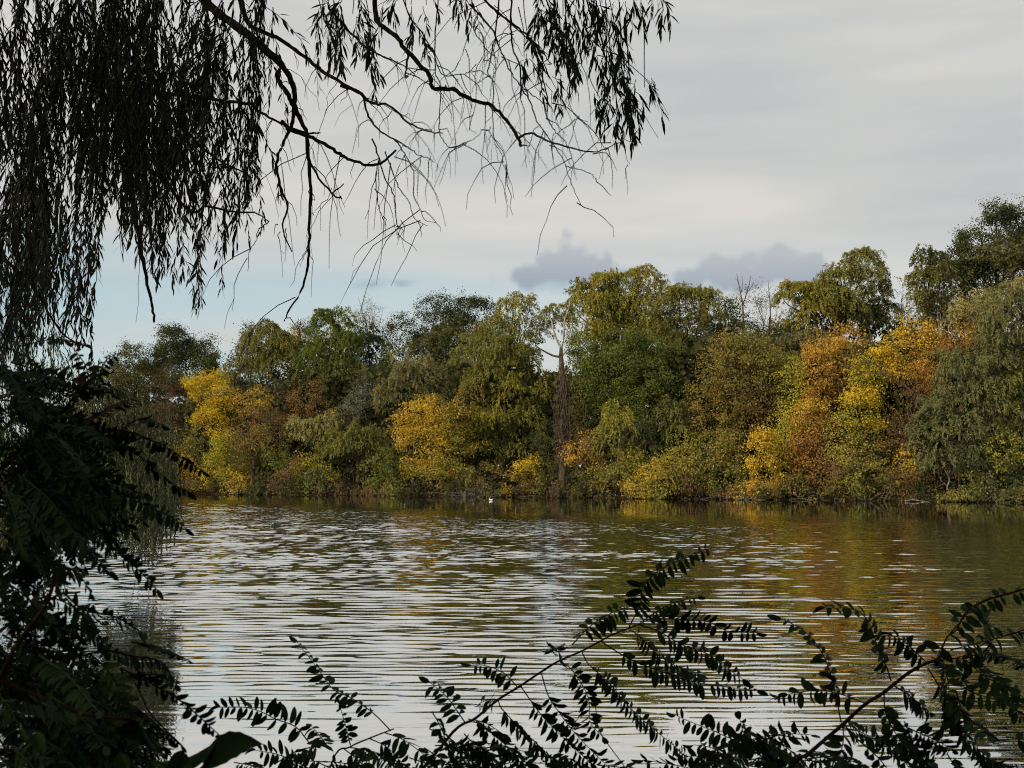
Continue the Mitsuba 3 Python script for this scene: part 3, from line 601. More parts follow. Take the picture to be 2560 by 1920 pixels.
def sticks():
    ms = []
    for _ in range(260):
        px = rng.uniform(380, 2600) if rng.random() < .6 else rng.normal(1190, 40)
        D = float(bank_px(px)) + rng.uniform(-.6, .3)
        q = at(px, 1200, D); q[2] = rng.uniform(0, .25)
        d = np.array([rng.normal(0, .6), -rng.uniform(.0, .5), rng.uniform(-.1, .9)])
        L = rng.uniform(.4, 1.6)
        ms.append(tube(smooth_path([q, q + d * L * .5 + rng.normal(0, .06, 3), q + d * L + [0, 0, -.12 * L]], per=3), rng.uniform(.012, .03), .006, 4))
    scene['dead_sticks'] = mikit.ply(join(ms), 'bark_grey')
    labels['dead_sticks'] = {'label': 'pale dead sticks and roots along the waterline of the far bank', 'category': 'sticks', 'kind': 'stuff'}
sticks()

# fallen logs at the far waterline
for lab, pts, r in [('pale fallen log lying in the water at the foot of the brown shore shrub', [(2262,1252),(2285,1248),(2310,1250),(2328,1254)], .10), ('fallen log floating below the brightest golden bush', [(1838,1244),(1870,1243),(1900,1247),(1920,1250)], .09), ('thin fallen branch in the water below the rust coloured tree', [(1972,1248),(2000,1248),(2032,1253)], .06)]:
    key = thing('fallen_log', lab, 'log')
    D = float(bank_px(np.mean([p[0] for p in pts]))) - .9
    W = []
    for x, y in pts:
        q = at(x, 1200, D); q[2] = (.05, .13, .02, .10)[len(W) % 4] * (.6 + r * 5); q[1] += (.0, .25, -.2, .1)[len(W) % 4]; W.append(q)
    part(key, 'log', mikit.ply(tube(smooth_path(W, per=4), r * .6, r * .22, 7, .4, 3), 'bark_grey', smooth=True))
    part(key, 'snag', mikit.ply(tube(smooth_path([W[1], W[1] + [-.2, 0, .25], W[1] + [-.35, .1, .55]], per=3), r * .35, .012, 5), 'bark_grey', smooth=True))

# ---------------------------------------------------------------- on the water
def gull():
    D = 86.5
    c = at(1228, 1250, D); c[2] = .05
    key = thing('water_bird', 'small white bird floating near the far bank left of the yellow bush', 'bird')
    import manifold3d as m3
    def hull(balls):
        return m3.Manifold.batch_hull([m3.Manifold.sphere(r, 20).translate(p) for p, r in balls])
    body = hull([((-.10, 0, .03), .085), ((.06, 0, .03), .075), ((.17, 0, .06), .02)]) + hull([((-.12, 0, .06), .05), ((-.16, 0, .13), .04)]) + hull([((-.16, 0, .13), .042), ((-.18, 0, .145), .04)])
    body = body.refine_to_length(.02).scale((.8, .8, .72)).translate(tuple(c))
    part(key, 'body', mikit.ply(body, 'white_feather', smooth=True))
    part(key, 'bill', mikit.ply(hull([((-.21, 0, .14), .014), ((-.26, 0, .13), .006)]).scale((.8, .8, .72)).translate(tuple(c)), 'beak_dark', smooth=True))
gull()

def float_():
    D = 46.5
    c = at(680, 1315, D); c[2] = .0
    key = thing('float', 'small dark teal float bobbing on the water at the left', 'float')
    prof = np.array([[0, -.09], [.05, -.085], [.085, -.04], [.09, .02], [.075, .07], [.03, .10], [0, .105]])
    m = trimesh.creation.revolve(prof, sections=20); m.apply_transform(trimesh.transformations.rotation_matrix(.35, [0, 1, 0])); m.apply_translation(c + [0, 0, .05])
    part(key, 'body', mikit.ply(m, 'teal_plastic', smooth=40))
    m = trimesh.creation.revolve(np.array([[0, 0], [.03, 0], [.028, .05], [0, .055]]), sections=14); m.apply_translation([0, 0, .098]); m.apply_transform(trimesh.transformations.rotation_matrix(.35, [0, 1, 0])); m.apply_translation(c + [0, 0, .05])
    part(key, 'cap', mikit.ply(m, 'pale_plastic', smooth=40))
float_()

# ---------------------------------------------------------------- the willow overhead
def lance(pos, axis, nrm, length, width):
    """Narrow willow leaves: two halves folded along the midrib and bent, 6 triangles each."""
    axis = unit(axis); side = unit(np.cross(nrm, axis)); up = np.cross(axis, side)
    L, W = np.asarray(length)[:, None], np.asarray(width)[:, None]
    A = pos
    mid = lambda t, k: pos + axis * L * t - up * L * k
    b1, b2 = mid(.38, .02), mid(.72, .07)
    v = np.stack([A, b1 + side * W * .5 + up * W * .15, b1 - side * W * .5 + up * W * .15, b2 + side * W * .36, b2 - side * W * .36, mid(1, .16)], 1)
    i = np.arange(len(pos))[:, None] * 6
    return v.reshape(-1, 3), np.stack([i + [[0, 1, 2]], i + [[1, 3, 2]], i + [[2, 3, 4]], i + [[3, 5, 4]]], 1).reshape(-1, 3)

def hang(start, length, drift, n=12):
    t = np.linspace(0, 1, n)[:, None]
    return start + drift * (t * (1 - .45 * t)) * length + np.array([0, 0, -1.0]) * length * t ** 1.25 + np.cumsum(rng.normal(0, .006, (n, 3)), 0)

def strand_leaves(path, step, l0, l1, t0=0.0):
    p = np.asarray(path)
    d = np.r_[0, np.cumsum(np.linalg.norm(np.diff(p, axis=0), axis=1))]
    s = np.arange(t0 * d[-1], d[-1], step)
    s = s + rng.uniform(-.3, .3, len(s)) * step
    P = np.stack([np.interp(s, d, p[:, k]) for k in range(3)], -1)
    tan = unit(np.stack([np.interp(s, d, np.gradient(p[:, k], d)) for k in range(3)], -1))
    n = len(P)
    out = randdir(n); out = unit(out - tan * (out * tan).sum(1, keepdims=True))
    ax = tan * .75 + out * rng.uniform(.3, 1.0, (n, 1)) + np.array([0, 0, -.3])
    return P, ax, out + randdir(n) * .5, rng.uniform(l0, l1, n)

def gather(packs):
    return [np.concatenate([p[k] for p in packs]) for k in range(4)]

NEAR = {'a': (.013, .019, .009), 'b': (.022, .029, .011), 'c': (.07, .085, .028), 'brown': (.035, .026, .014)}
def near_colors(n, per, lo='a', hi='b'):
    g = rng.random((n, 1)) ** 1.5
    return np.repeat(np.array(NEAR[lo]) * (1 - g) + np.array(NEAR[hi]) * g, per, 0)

# hanging branches as the photograph shows them (pixels), with the distance of both ends, and the radius in metres at both ends
A_, B_ = 1 / 1.843, 800
left = lambda *p: [(x * A_, y * A_) for x, y in p]
right = lambda *p: [(B_ + x * A_, y * A_) for x, y in p]
BRANCHES = [
 (left((700,-260),(930,-10),(1060,100),(1200,205),(1300,300)), 6.6, 6.3, .042, .026),
 (left((1300,300),(1280,360),(1330,440),(1352,500),(1345,570),(1310,650),(1275,755),(1290,850),(1325,960),(1300,1050),(1345,1160)), 6.3, 6.0, .020, .004),
 (left((1300,300),(1350,390),(1362,500),(1410,600),(1420,720),(1432,870),(1425,1060),(1420,1190),(1395,1320),(1330,1430),(1310,1480)), 6.3, 5.9, .021, .004),
 (left((1300,560),(1340,600),(1440,635)) + right((50,680),(100,716),(140,735),(240,763),(300,738),(350,692)), 6.2, 5.8, .016, .007),
 (left((1420,730),(1470,820),(1530,890),(1575,915)), 6.1, 5.9, .009, .005), (left((1530,890),(1560,868),(1583,848)), 6.0, 5.9, .006, .004),
 (left((760,430),(1000,460),(1150,480),(1200,520),(1300,570),(1400,610),(1475,612)), 6.6, 6.1, .014, .006),
 (left((760,520),(890,640),(950,700),(1050,760),(1130,800),(1160,820)), 6.5, 6.2, .012, .004),
 (left((560,760),(720,800),(870,970),(960,950),(1070,975),(1170,980),(1240,1020)), 6.5, 6.1, .014, .004), (left((1240,1020),(1190,1060),(1180,1110),(1150,1160),(1142,1250)), 6.1, 6.0, .004, .002),
 (left((500,380),(560,520),(590,700),(610,900),(635,1060),(665,1240),(700,1400),(710,1485)), 6.4, 6.0, .028, .007),
 (left((540,530),(620,650),(700,790),(780,850),(840,960)), 6.4, 6.2, .018, .007),
 (left((1090,-60),(1140,100),(1220,150),(1310,190),(1400,260),(1520,350),(1660,430)) + right((110,390),(190,430),(240,478),(320,485),(400,560),(480,600),(565,615)), 6.9, 6.2, .020, .005),
 (right((255,-40),(262,95),(350,165),(405,240),(505,350),(518,405),(610,415),(700,460),(795,490),(870,570),(915,640),(925,672)), 6.1, 5.7, .019, .010),
 (right((915,635),(970,612),(1060,655),(1160,682),(1260,700),(1320,685),(1380,655)), 5.75, 5.6, .008, .003), (right((405,250),(397,310),(392,352),(408,352)), 6.0, 5.95, .008, .005), (right((925,668),(968,672)), 5.7, 5.68, .005, .003),
 (right((60,60),(190,200),(280,255),(380,300),(460,360)), 6.4, 6.2, .010, .003),
 (right((95,395),(190,430),(215,520),(260,585),(310,625),(380,660),(440,705),(500,730),(527,748)), 6.3, 5.9, .010, .002),
 (right((240,640),(275,740),(300,820),(340,900),(350,1000),(360,1045),(382,1060),(365,1095)), 6.2, 5.9, .006, .002), (right((300,700),(330,780),(360,860),(410,930),(440,1010),(495,1040)), 6.1, 5.9, .005, .002),
 (right((340,640),(380,690),(430,790),(432,900),(460,960),(480,1010),(535,1028)), 6.1, 5.9, .005, .002), (right((270,740),(258,800),(260,890),(275,970),(305,1042)), 6.1, 5.9, .005, .002),
 (right((545,-20),(530,180),(532,330),(556,400),(550,590),(570,650),(600,680),(660,665),(720,630),(752,598)), 6.2, 5.9, .005, .002),
 (right((380,-20),(420,90),(470,150),(520,240),(560,340),(600,348),(650,343),(690,330),(720,295)), 6.2, 6.0, .005, .003),
 (right((745,-20),(820,60),(900,120),(970,180),(1000,260),(1030,370),(1050,470),(1045,540),(1080,600),(1120,640),(1160,720),(1175,805)), 6.0, 5.6, .008, .002),
 (right((690,20),(790,130),(820,200),(850,270),(880,330),(920,390),(980,440),(1030,480),(1052,560)), 6.1, 5.8, .007, .002),
 (right((880,-20),(880,130),(890,230),(920,300),(930,400),(970,470),(1000,560),(1060,640),(1120,740),(1160,850),(1202,942)), 6.0, 5.6, .007, .002), (right((1130,765),(1190,780),(1250,800),(1260,822)), 5.7, 5.6, .003, .002),
 (right((825,-20),(812,130),(790,250),(773,345),(800,390),(798,620),(850,710),(866,802)), 6.0, 5.7, .006, .002), (right((800,620),(812,690),(822,745)), 5.8, 5.7, .002, .0015),
 (right((780,20),(960,180),(1040,260),(1060,300)), 6.1, 5.9, .005, .003), (right((700,120),(655,250),(632,300)), 6.0, 5.9, .003, .002), (right((735,60),(705,125),(760,230),(715,330),(720,460),(690,580),(720,615)), 6.0, 5.8, .004, .002),
 (right((1040,-30),(1080,120),(1130,240),(1180,290),(1140,400),(1150,480),(1190,545),(1235,560)), 5.8, 5.6, .004, .002),
 (right((1220,-30),(1260,110),(1300,230),(1330,300),(1360,420),(1370,560),(1400,640),(1480,660)), 5.8, 5.5, .006, .0015), (right((1400,640),(1410,720),(1428,758)), 5.5, 5.5, .002, .0015),
 (left((-60,1120),(60,1230),(150,1310),(220,1430),(300,1550),(425,1608)), 5.4, 5.2, .012, .004),
]
RIGHT_TUFTS = [(1000,60),(1080,150),(1170,60),(1250,100),(1300,50),(1180,280),(1320,250),(1390,290),(1340,400),(1430,420),(1495,440),(1290,490),(1350,500),(1430,510),(1380,50),(1460,40),(1575,25),(1110,390),(960,230),(940,300),(1060,60),(1120,110),(1210,160),(1270,190),(1330,140),(1370,230),(1390,360),(1030,30),(1100,20),(1200,20),(1250,20),(1320,320),(1150,200),(1090,230),(1375,570),
               (40,40),(20,110),(150,100),(110,30),(200,30),(230,180),(80,250),(240,290),(180,200),(430,150),(330,40),(490,60),(700,60),(680,15),(420,60),(90,190),(10,190),(50,130),(640,10),(20,60),(70,90)]

def near_willow():
    key = thing('weeping_willow', 'large dark weeping willow overhead, its leafy curtain and bare twigs hanging into the view', 'tree')
    # trunk beside the view and the boughs that lead to what hangs in it
    trunk = smooth_path([(-5.4, 2.2, .4), (-5.3, 2.5, 2.2), (-5.0, 3.0, 4.2), (-4.5, 3.6, 6.4), (-4.4, 3.4, 9.0)], per=6)
    part(key, 'trunk', mikit.ply(tube(trunk, .42, .16, 14, .18, 5), 'bark_near', smooth=True))
    first = at(*BRANCHES[0][0][0], BRANCHES[0][1])
    for pts, a, b in [([(-4.9, 3.1, 4.6), (-4.0, 4.6, 6.2), tuple(first + [-.4, -.5, .9]), tuple(first)], .13, .043), ([(-4.5, 3.6, 6.2), (-2.5, 5, 7.6), (0, 6, 7.6), (2.0, 6.4, 6.6)], .12, .03),
                      ([(-4.5, 3.6, 6.0), (-3, 1, 8), (0, -2, 9)], .14, .04), ([(-4.5, 3.4, 7), (-6, -1, 9), (-7, -4, 9)], .12, .04), ([(-4.5, 3.6, 6.0), (-1, 2, 8.5), (3, 1, 9)], .12, .04)]:
        part(key, 'bough', mikit.ply(tube(smooth_path(pts, per=6), a, b, 8, .15, 3), 'bark_near', smooth=True))
    tw, packs = [], []
    for i, (pts, d0, d1, r0, r1) in enumerate(BRANCHES):
        d = np.linspace(d0, d1, len(pts))
        W = smooth_path([at(x, y, z) for (x, y), z in zip(pts, d)], per=5)
        W[1:-1] += rng.normal(0, .002 + r0 * .03, W[1:-1].shape)
        part(key, 'branch', mikit.ply(tube(W, r0 * .8, r1 * .8, 6 if r0 > .01 else 5, .3, i), 'bark_near', smooth=True))
        ln = np.linalg.norm(np.diff(W, axis=0), axis=1).sum()
        right_side = np.mean([p[0] for p in pts]) > 640
        for _ in range(int(ln * (7.5 if right_side else 3.5))):        # side twigs
            q = W[rng.integers(2, len(W))]
            L = rng.uniform(.06, .40) * (1 if rng.random() < .7 else 1.7)
            drift = randdir(1)[0] * [1, .6, .5]
            t = np.linspace(0, 1, 6)[:, None]
            p = q + drift * L * 1.15 * t * (1 - .35 * t) + np.array([0, 0, -1]) * L * t ** 1.4 * .8 + np.cumsum(rng.normal(0, .010, (6, 3)), 0)
            tw.append(tube(p, .0030 if right_side else .002, .0011, 4))
            if rng.random() < .35:
                k = p[rng.integers(2, 5)]
                tw.append(tube(np.array([k, k + drift[[1, 0, 2]] * L * .2 + [0, 0, -.06], k + drift[[1, 0, 2]] * L * .3 + [0, 0, -.14]]), .0015, .0009, 4))
    # the leafy curtain on the left: strands whose tips follow the ragged lower edge
    ex = [-60, 0, 50, 100, 150, 185, 220, 250, 285, 320, 350, 385, 420, 450, 485, 510, 545, 580, 605, 640, 665]
    ey = [980, 960, 900, 830, 810, 830, 800, 700, 660, 620, 640, 690, 700, 735, 735, 600, 585, 590, 520, 460, 330]
    strands = []
    for i in range(760):
        x = rng.uniform(-90, 655)
        edge = np.interp(x, ex, ey)
        y = edge - abs(rng.normal(0, .42)) * edge * (1.0 if x < 500 else .8) + rng.uniform(-30, 25)
        y = max(y, -40)
        thick = meshkit.fbm(np.array([[x * .011, y * .006, 3.3]]), 3, 17)[0] + (.18 if 90 < x < 510 and y < 480 else (-.05 if x < 160 else -.05))
        if thick < rng.uniform(.34, .62):
            continue
        D = rng.uniform(5.2, 7.6)
        L = rng.uniform(.35, 1.15)
        tip = at(x, y, D)
        drift = np.array([rng.normal(0, .34), rng.normal(0, .2), 0])
        p = hang(np.zeros(3), L, drift); p = p - p[-1] + tip
        strands.append(p)
    for x, y, n in [(60, 880, 5), (130, 800, 4), (215, 830, 3), (205, 780, 3), (435, 745, 2), (495, 745, 2), (400, 700, 3), (640, 470, 3), (620, 500, 3), (640, 300, 4), (590, 590, 3)]:
        for _ in range(n):
            p = hang(np.zeros(3), rng.uniform(.4, .9), np.array([rng.normal(0, .2), rng.normal(0, .1), 0]))
            strands.append(p - p[-1] + at(x + rng.normal(0, 12), y + rng.normal(0, 16), rng.uniform(5.6, 6.6)))
    for p in strands:
        tw.append(tube(p, .0035, .0012, 4))
        packs.append(strand_leaves(p, .021, .055, .095, .04))
        if rng.random() < .75:
            q = p[rng.integers(3, 9)]
            s2 = hang(q, rng.uniform(.2, .5), np.array([rng.normal(0, .5), rng.normal(0, .3), 0]), 7)
            tw.append(tube(s2, .002, .001, 4)); packs.append(strand_leaves(s2, .021, .05, .09, .1))
    # the leafy tufts that hang at the top centre and right
    for x, y in RIGHT_TUFTS:
        px, py = B_ + x * A_, y * A_
        D = rng.uniform(5.5, 6.2)
        for _ in range(3 if x > 900 else 2):
            L = rng.uniform(.10, .24)
            p = hang(np.zeros(3), L, np.array([rng.normal(.1, .4), rng.normal(0, .25), 0]), 7)
            p = p + at(px + rng.normal(0, 10), py - 22 + rng.normal(0, 9), D)
            tw.append(tube(p, .0022, .001, 4))
            packs.append(strand_leaves(p, .017, .06, .10, .1))
        # the twig each tuft hangs on
        q = at(px - rng.uniform(0, 25), py - rng.uniform(90, 200), D)
        e = at(px, py - 20, D)
        tw.append(tube(smooth_path([q, (q + e) / 2 + rng.normal(0, .012, 3), e], per=4), .003, .002, 4))
    P, ax, nr, ln = gather(packs)
    w = ln * rng.uniform(.13, .19, len(ln))
    # the leaves that show largest stand alone
    rel = P - EYE
    vx, vz = rel[:, 0] / rel[:, 1], (rel[:, 2] * CP - rel[:, 1] * SP) / (rel[:, 1] * CP + rel[:, 2] * SP)
    seen = (np.abs(vx) < .46) & (np.abs(vz) < .345) & (P[:, 2] > 2.9)
    a_ = unit(ax); facing = np.abs((unit(nr - a_ * (nr * a_).sum(1, keepdims=True)) * unit(rel)).sum(1))
    score = np.where(seen, ln * w / rel[:, 1] ** 2 * (.3 + facing), 0)
    single = np.argsort(-score)[:290]
    for i in single:
        v, f = lance(P[i:i + 1], ax[i:i + 1], nr[i:i + 1], ln[i:i + 1], w[i:i + 1])
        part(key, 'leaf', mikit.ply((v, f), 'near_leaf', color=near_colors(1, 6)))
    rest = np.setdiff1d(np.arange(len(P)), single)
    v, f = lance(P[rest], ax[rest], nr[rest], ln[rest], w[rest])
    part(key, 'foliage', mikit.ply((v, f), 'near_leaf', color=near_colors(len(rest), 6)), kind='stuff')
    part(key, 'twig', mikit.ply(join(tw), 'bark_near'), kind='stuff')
    # the rest of the crown: above, beside and behind the place where one stands
    n = 34000
    u = randdir(n); u = u[u[:, 2] > -.5]
    n = len(u)
    cpos = np.array([-2.0, 1.5, 5.0]) + u * np.array([10, 9.5, 7.0]) * rng.uniform(.55, 1.0, (n, 1))
    ok = (cpos[:, 2] > .6) & (cpos[:, 2] > 2.4 + .60 * cpos[:, 1] + .5) | (cpos[:, 1] < -1.2) & (cpos[:, 2] > .5)
    cpos = cpos[ok]; n = len(cpos)
    v, f = diamonds(cpos, np.array([0, 0, -1.0]) + .5 * randdir(n), randdir(n), rng.uniform(.32, .6, n), rng.uniform(.13, .22, n))
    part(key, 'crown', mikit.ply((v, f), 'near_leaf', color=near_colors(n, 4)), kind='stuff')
near_willow()

# ---------------------------------------------------------------- the willow leaning over the water on the left
def second_willow():
    key = thing('weeping_willow', 'green weeping willow further along the left bank, its curtain hanging to the water', 'tree')
    D0 = 21.5
    base = np.array([-13.6, 22.5, .4])
    part(key, 'trunk', mikit.ply(tube(smooth_path([base, base + [.3, 0, 1.6], base + [1.1, -.2, 3.6], base + [1.6, -.4, 5.6]], per=5), .38, .14, 12, .2, 8), 'bark_near', smooth=True))
    for pts in [[(-120, 1150), (60, 1040), (230, 1030), (350, 1080)], [(-160, 1080), (-20, 1000), (120, 970), (240, 1000)], [(-120, 1330), (60, 1400), (190, 1424), (230, 1421), (292, 1392)], [(-60, 1200), (150, 1150), (300, 1160), (410, 1210)]]:
        W = [base + [1.0, -.2, 3.2]] + [at(x, y, D0 + g) for (x, y), g in zip(pts, rng.uniform(-.5, .5, 4))]
        part(key, 'branch', mikit.ply(tube(smooth_path(W, per=5), .07, .015, 7, .2, 3), 'bark_near', smooth=True))
    bx = [-120, 60, 110, 150, 200, 260, 300, 350, 400, 425, 445, 455]
    by = [1425, 1425, 1432, 1405, 1400, 1405, 1400, 1418, 1425, 1395, 1350, 1290]
    ux = [-120, 0, 120, 200, 260, 330, 400, 440, 455]
    uy = [760, 780, 820, 900, 960, 1020, 1090, 1160, 1220]
    packs, tw = [], []
    for i in range(2500):
        x = 455 - abs(rng.normal(0, 1)) * 230 if rng.random() < .5 else rng.uniform(-120, 455)
        lo, hi = np.interp(x, bx, by), np.interp(x, ux, uy)
        gap = 150 < x < 262
        y = hi + 60 + (lo - hi - 60) * rng.random() ** .75
        if gap and y > 1320 and rng.random() < .82:
            continue
        if x > np.interp(y, [900, 1000, 1060, 1100, 1160, 1220, 1280, 1340, 1400, 1440], [230, 290, 335, 375, 415, 440, 440, 425, 395, 360]) + rng.normal(0, 12):
            continue
        D = D0 + rng.normal(0, 1.1)
        L = rng.uniform(.5, 1.6) * (.6 if y < 1150 else 1)
        p = hang(np.zeros(3), L, np.array([rng.normal(.16, .25), rng.normal(0, .15), 0]), 9)
        p = p - p[-1] + at(x, y, D)
        if p[:, 2].min() < .05:
            p[:, 2] += .05 - p[:, 2].min()
        if i % 3 == 0:
            tw.append(tube(p, .006, .002, 3))
        packs.append(strand_leaves(p, .062, .09, .14, .02))
    P, ax, nr, ln = gather(packs)
    v, f = diamonds(P, ax, nr, ln * 1.1, ln * .21)
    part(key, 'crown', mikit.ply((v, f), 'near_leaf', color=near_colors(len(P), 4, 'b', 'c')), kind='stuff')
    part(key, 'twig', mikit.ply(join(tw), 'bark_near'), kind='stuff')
second_willow()

# ---------------------------------------------------------------- feathery leaved shrubs on the near bank
def leaflet_template(bend, fold):
    t = np.array([0, .14, .34, .56, .78, .93, 1.0])
    w = np.array([0, .165, .235, .245, .19, .095, 0])
    mid = np.stack([t, 0 * t, -bend * t ** 2], -1)
    v, f, m = [mid], [], len(t)
    for sgn in (1, -1):
        v.append(np.stack([t[1:-1], sgn * w[1:-1], -bend * t[1:-1] ** 2 + fold * w[1:-1]], -1))
    v = np.vstack(v)
    for s_, o in ((1, m), (-1, m + m - 2)):
        q = [(0, 1, o)] + [x for k in range(m - 3) for x in ((o + k, k + 1, k + 2), (o + k, k + 2, o + k + 1))] + [(o + m - 3, m - 2, m - 1)]
        f += [tuple(x if s_ > 0 else x[::-1]) for x in q]
    return v, np.array(f)
LEAFLETS = [leaflet_template(b, f) for b, f in ((.06, .25), (.16, .5), (-.05, .12), (.28, .3))]
def coarse_leaflet(bend, fold):
    v = np.array([[0, 0, 0], [.33, 0, -.01], [.72, 0, -bend * .5], [1, 0, -bend], [.33, .23, fold * .23], [.72, .21, fold * .2 - bend * .5], [.33, -.23, fold * .23], [.72, -.21, fold * .2 - bend * .5]])
    return v, np.array([(0, 1, 4), (1, 2, 5), (1, 5, 4), (2, 3, 5), (0, 6, 1), (1, 7, 2), (1, 6, 7), (2, 7, 3)])
COARSE = [coarse_leaflet(b, f) for b, f in ((.06, .25), (.16, .5), (-.05, .12), (.28, .3))]
LEAFLET_PLY = {(i, m): mikit.ply(l, m, smooth=True) for i, l in enumerate(LEAFLETS) for m in ('leaflet_dark', 'leaflet_green', 'leaflet_red')}

def frond_frames(W, size, droop, twist, flip):
    """Where the leaflets of one compound leaf sit: (position, direction, normal, length) along its midrib W."""
    d = np.r_[0, np.cumsum(np.linalg.norm(np.diff(W, axis=0), axis=1))]
    total = d[-1]
    step = size * .43
    s = np.arange(max(.16 * total, size * .7), total - .1 * size, step)
    out = []
    for j, x in enumerate(s):
        P = np.array([np.interp(x, d, W[:, k]) for k in range(3)])
        tan = unit(np.array([np.interp(x, d, np.gradient(W[:, k], d)) for k in range(3)]))
        look = unit(EYE - P)
        side0 = np.cross(tan, look * math.cos(twist) + unit(np.cross(tan, look)) * math.sin(twist))
        side0 = unit(side0)
        taper = .62 + .5 * math.sin(math.pi * min(1, .15 + .8 * x / total))
        for sg in (1, -1):
            if rng.random() < .11:
                continue
            dr = unit(side0 * sg + tan * rng.uniform(.2, .5) + np.array([0, 0, -1]) * (droop + rng.normal(0, .15)) + rng.normal(0, .12, 3))
            nm = unit(np.cross(dr, tan) * sg + rng.normal(0, .25, 3))
            out.append((P + tan * sg * .002, dr, nm, size * taper * rng.uniform(.68, 1.14)))
    P = W[-1]
    tan = unit(W[-1] - W[-3])
    out.append((P, unit(tan + np.array([0, 0, -.25])), unit(np.cross(tan, [1, 0, .3])), size * .95))
    return out

def leaflet_matrix(P, dr, nm, L):
    y = unit(np.cross(nm, dr)); z = np.cross(dr, y)
    m = np.eye(4)
    wide = rng.uniform(.68, .98)
    m[:3, 0], m[:3, 1], m[:3, 2], m[:3, 3] = dr * L, y * L * wide, z * L * rng.uniform(.6, 1.5), P
    return m

def frond(key, pts, D, size=.034, mat='leaflet_dark', droop=None, twist=None, dd=None, single=True, chunk=None, count=None):
    dd = rng.normal(0, .12) if dd is None else dd
    d = np.linspace(D, D + dd, len(pts))
    W = smooth_path([at(x, y, z) for (x, y), z in zip(pts, d)], per=5)
    droop = rng.uniform(.15, .9) if droop is None else droop
    twist = rng.uniform(-.7, .7) if twist is None else twist
    fr = frond_frames(W, size, droop, twist, 1)
    rachis = tube(W, .0017, .0008, 5)
    if single:
        if count:
            count[0] += len(fr)
        lk = part(key, 'compound_leaf', mikit.ply(rachis, 'bark_stem', smooth=True))
        for P, dr, nm, L in fr:
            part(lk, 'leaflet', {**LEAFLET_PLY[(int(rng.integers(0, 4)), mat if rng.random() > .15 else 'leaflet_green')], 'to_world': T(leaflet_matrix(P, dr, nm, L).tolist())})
    else:
        for P, dr, nm, L in fr:
            v, f = COARSE[int(rng.integers(0, 4))]
            m = leaflet_matrix(P, dr, nm, L)
            chunk.append((v @ m[:3, :3].T + m[:3, 3], f))
        chunk.append(rachis)

def stem(key, pts, D, r0, r1, dd=0.0):
    d = np.linspace(D, D + dd, len(pts))
    part(key, 'stem', mikit.ply(tube(smooth_path([at(x, y, z) for (x, y), z in zip(pts, d)], per=6), r0 * (.42 if D > 2 else .38), r1 * .8, 7, .12, len(pts)), 'bark_stem', smooth=True))

def to_ground(px, py, D):
    """Pixel points that take a stem on from (px, py) down to the soil."""
    return [(px - 130, py + 700), (px - 60, py + 330), (px, py)]

def pinnate_shrub(label, D, stems, fronds, size=.034, mat='leaflet_dark', filler=()):
    key = thing('feathery_shrub', label, 'shrub')
    for pts, r0, r1 in stems:
        stem(key, pts, D, r0, r1)
    chunk, count = [], [0]
    for row in fronds:
        pts, opt = (row, {}) if isinstance(row, list) else row
        if D < 2:
            opt = {'twist': rng.choice([-1, 1]) * rng.uniform(.45, 1.0), 'droop': rng.uniform(.3, .8), **opt}
        frond(key, pts, D + rng.normal(0, .06), **{'size': size, 'mat': mat, **opt}, single=count[0] < 265, chunk=chunk, count=count)
    for pts, d in filler:
        frond(key, pts, d, size=size, single=False, chunk=chunk, twist=rng.choice([-1, 1]) * rng.uniform(.2, 1.2))
    if chunk:
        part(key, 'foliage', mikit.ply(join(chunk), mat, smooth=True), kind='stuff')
    return key

def random_fronds(n, boxes, ang, ln, D0, D1):
    """Compound leaves scattered over boxes (x0, x1, y0, y1), pointing about ANG degrees below the horizontal."""
    out = []
    for _ in range(n):
        x0, x1, y0, y1 = boxes[rng.integers(0, len(boxes))]
        x, y, a, l = rng.uniform(x0, x1), rng.uniform(y0, y1), math.radians(rng.normal(ang, 24)), rng.uniform(*ln)
        m = (x + l * .5 * math.cos(a), y + l * .5 * math.sin(a) - l * .07)
        out.append(([(x, y), m, (x + l * math.cos(a), y + l * math.sin(a) + l * .04)], rng.uniform(D0, D1)))
    return out

S1 = 2.75
pinnate_shrub('small feathery leaved sprig, bottom left of centre, with one tall thin curved leaf', S1,
  [([(640, 2700), (760, 2150), (831, 1903), (874, 1868), (923, 1846), (961, 1831), (985, 1822)], .006, .002)],
  [[(771,1854),(739,1817),(690,1798),(652,1779),(608,1768),(550,1768)], ([(977,1827),(934,1784),(880,1746),(834,1724),(793,1670),(760,1627),(742,1605)], dict(droop=.35, twist=.9)),
   ([(876,1863),(863,1811),(848,1760)], dict(size=.024)), [(823,1871),(800,1840),(778,1815)], [(790,1930),(706,1890),(640,1876)], [(874,1868),(930,1880),(985,1915)], [(923,1846),(970,1870),(1020,1925)], [(831,1903),(860,1925),(900,1960)],
   [(820,1905),(750,1905),(690,1935)], [(961,1831),(1010,1850),(1065,1890)], [(860,1872),(900,1905),(930,1950)]],
  filler=random_fronds(10, [(560, 1000, 1890, 1930)], 20, (90, 170), 2.6, 3.0))

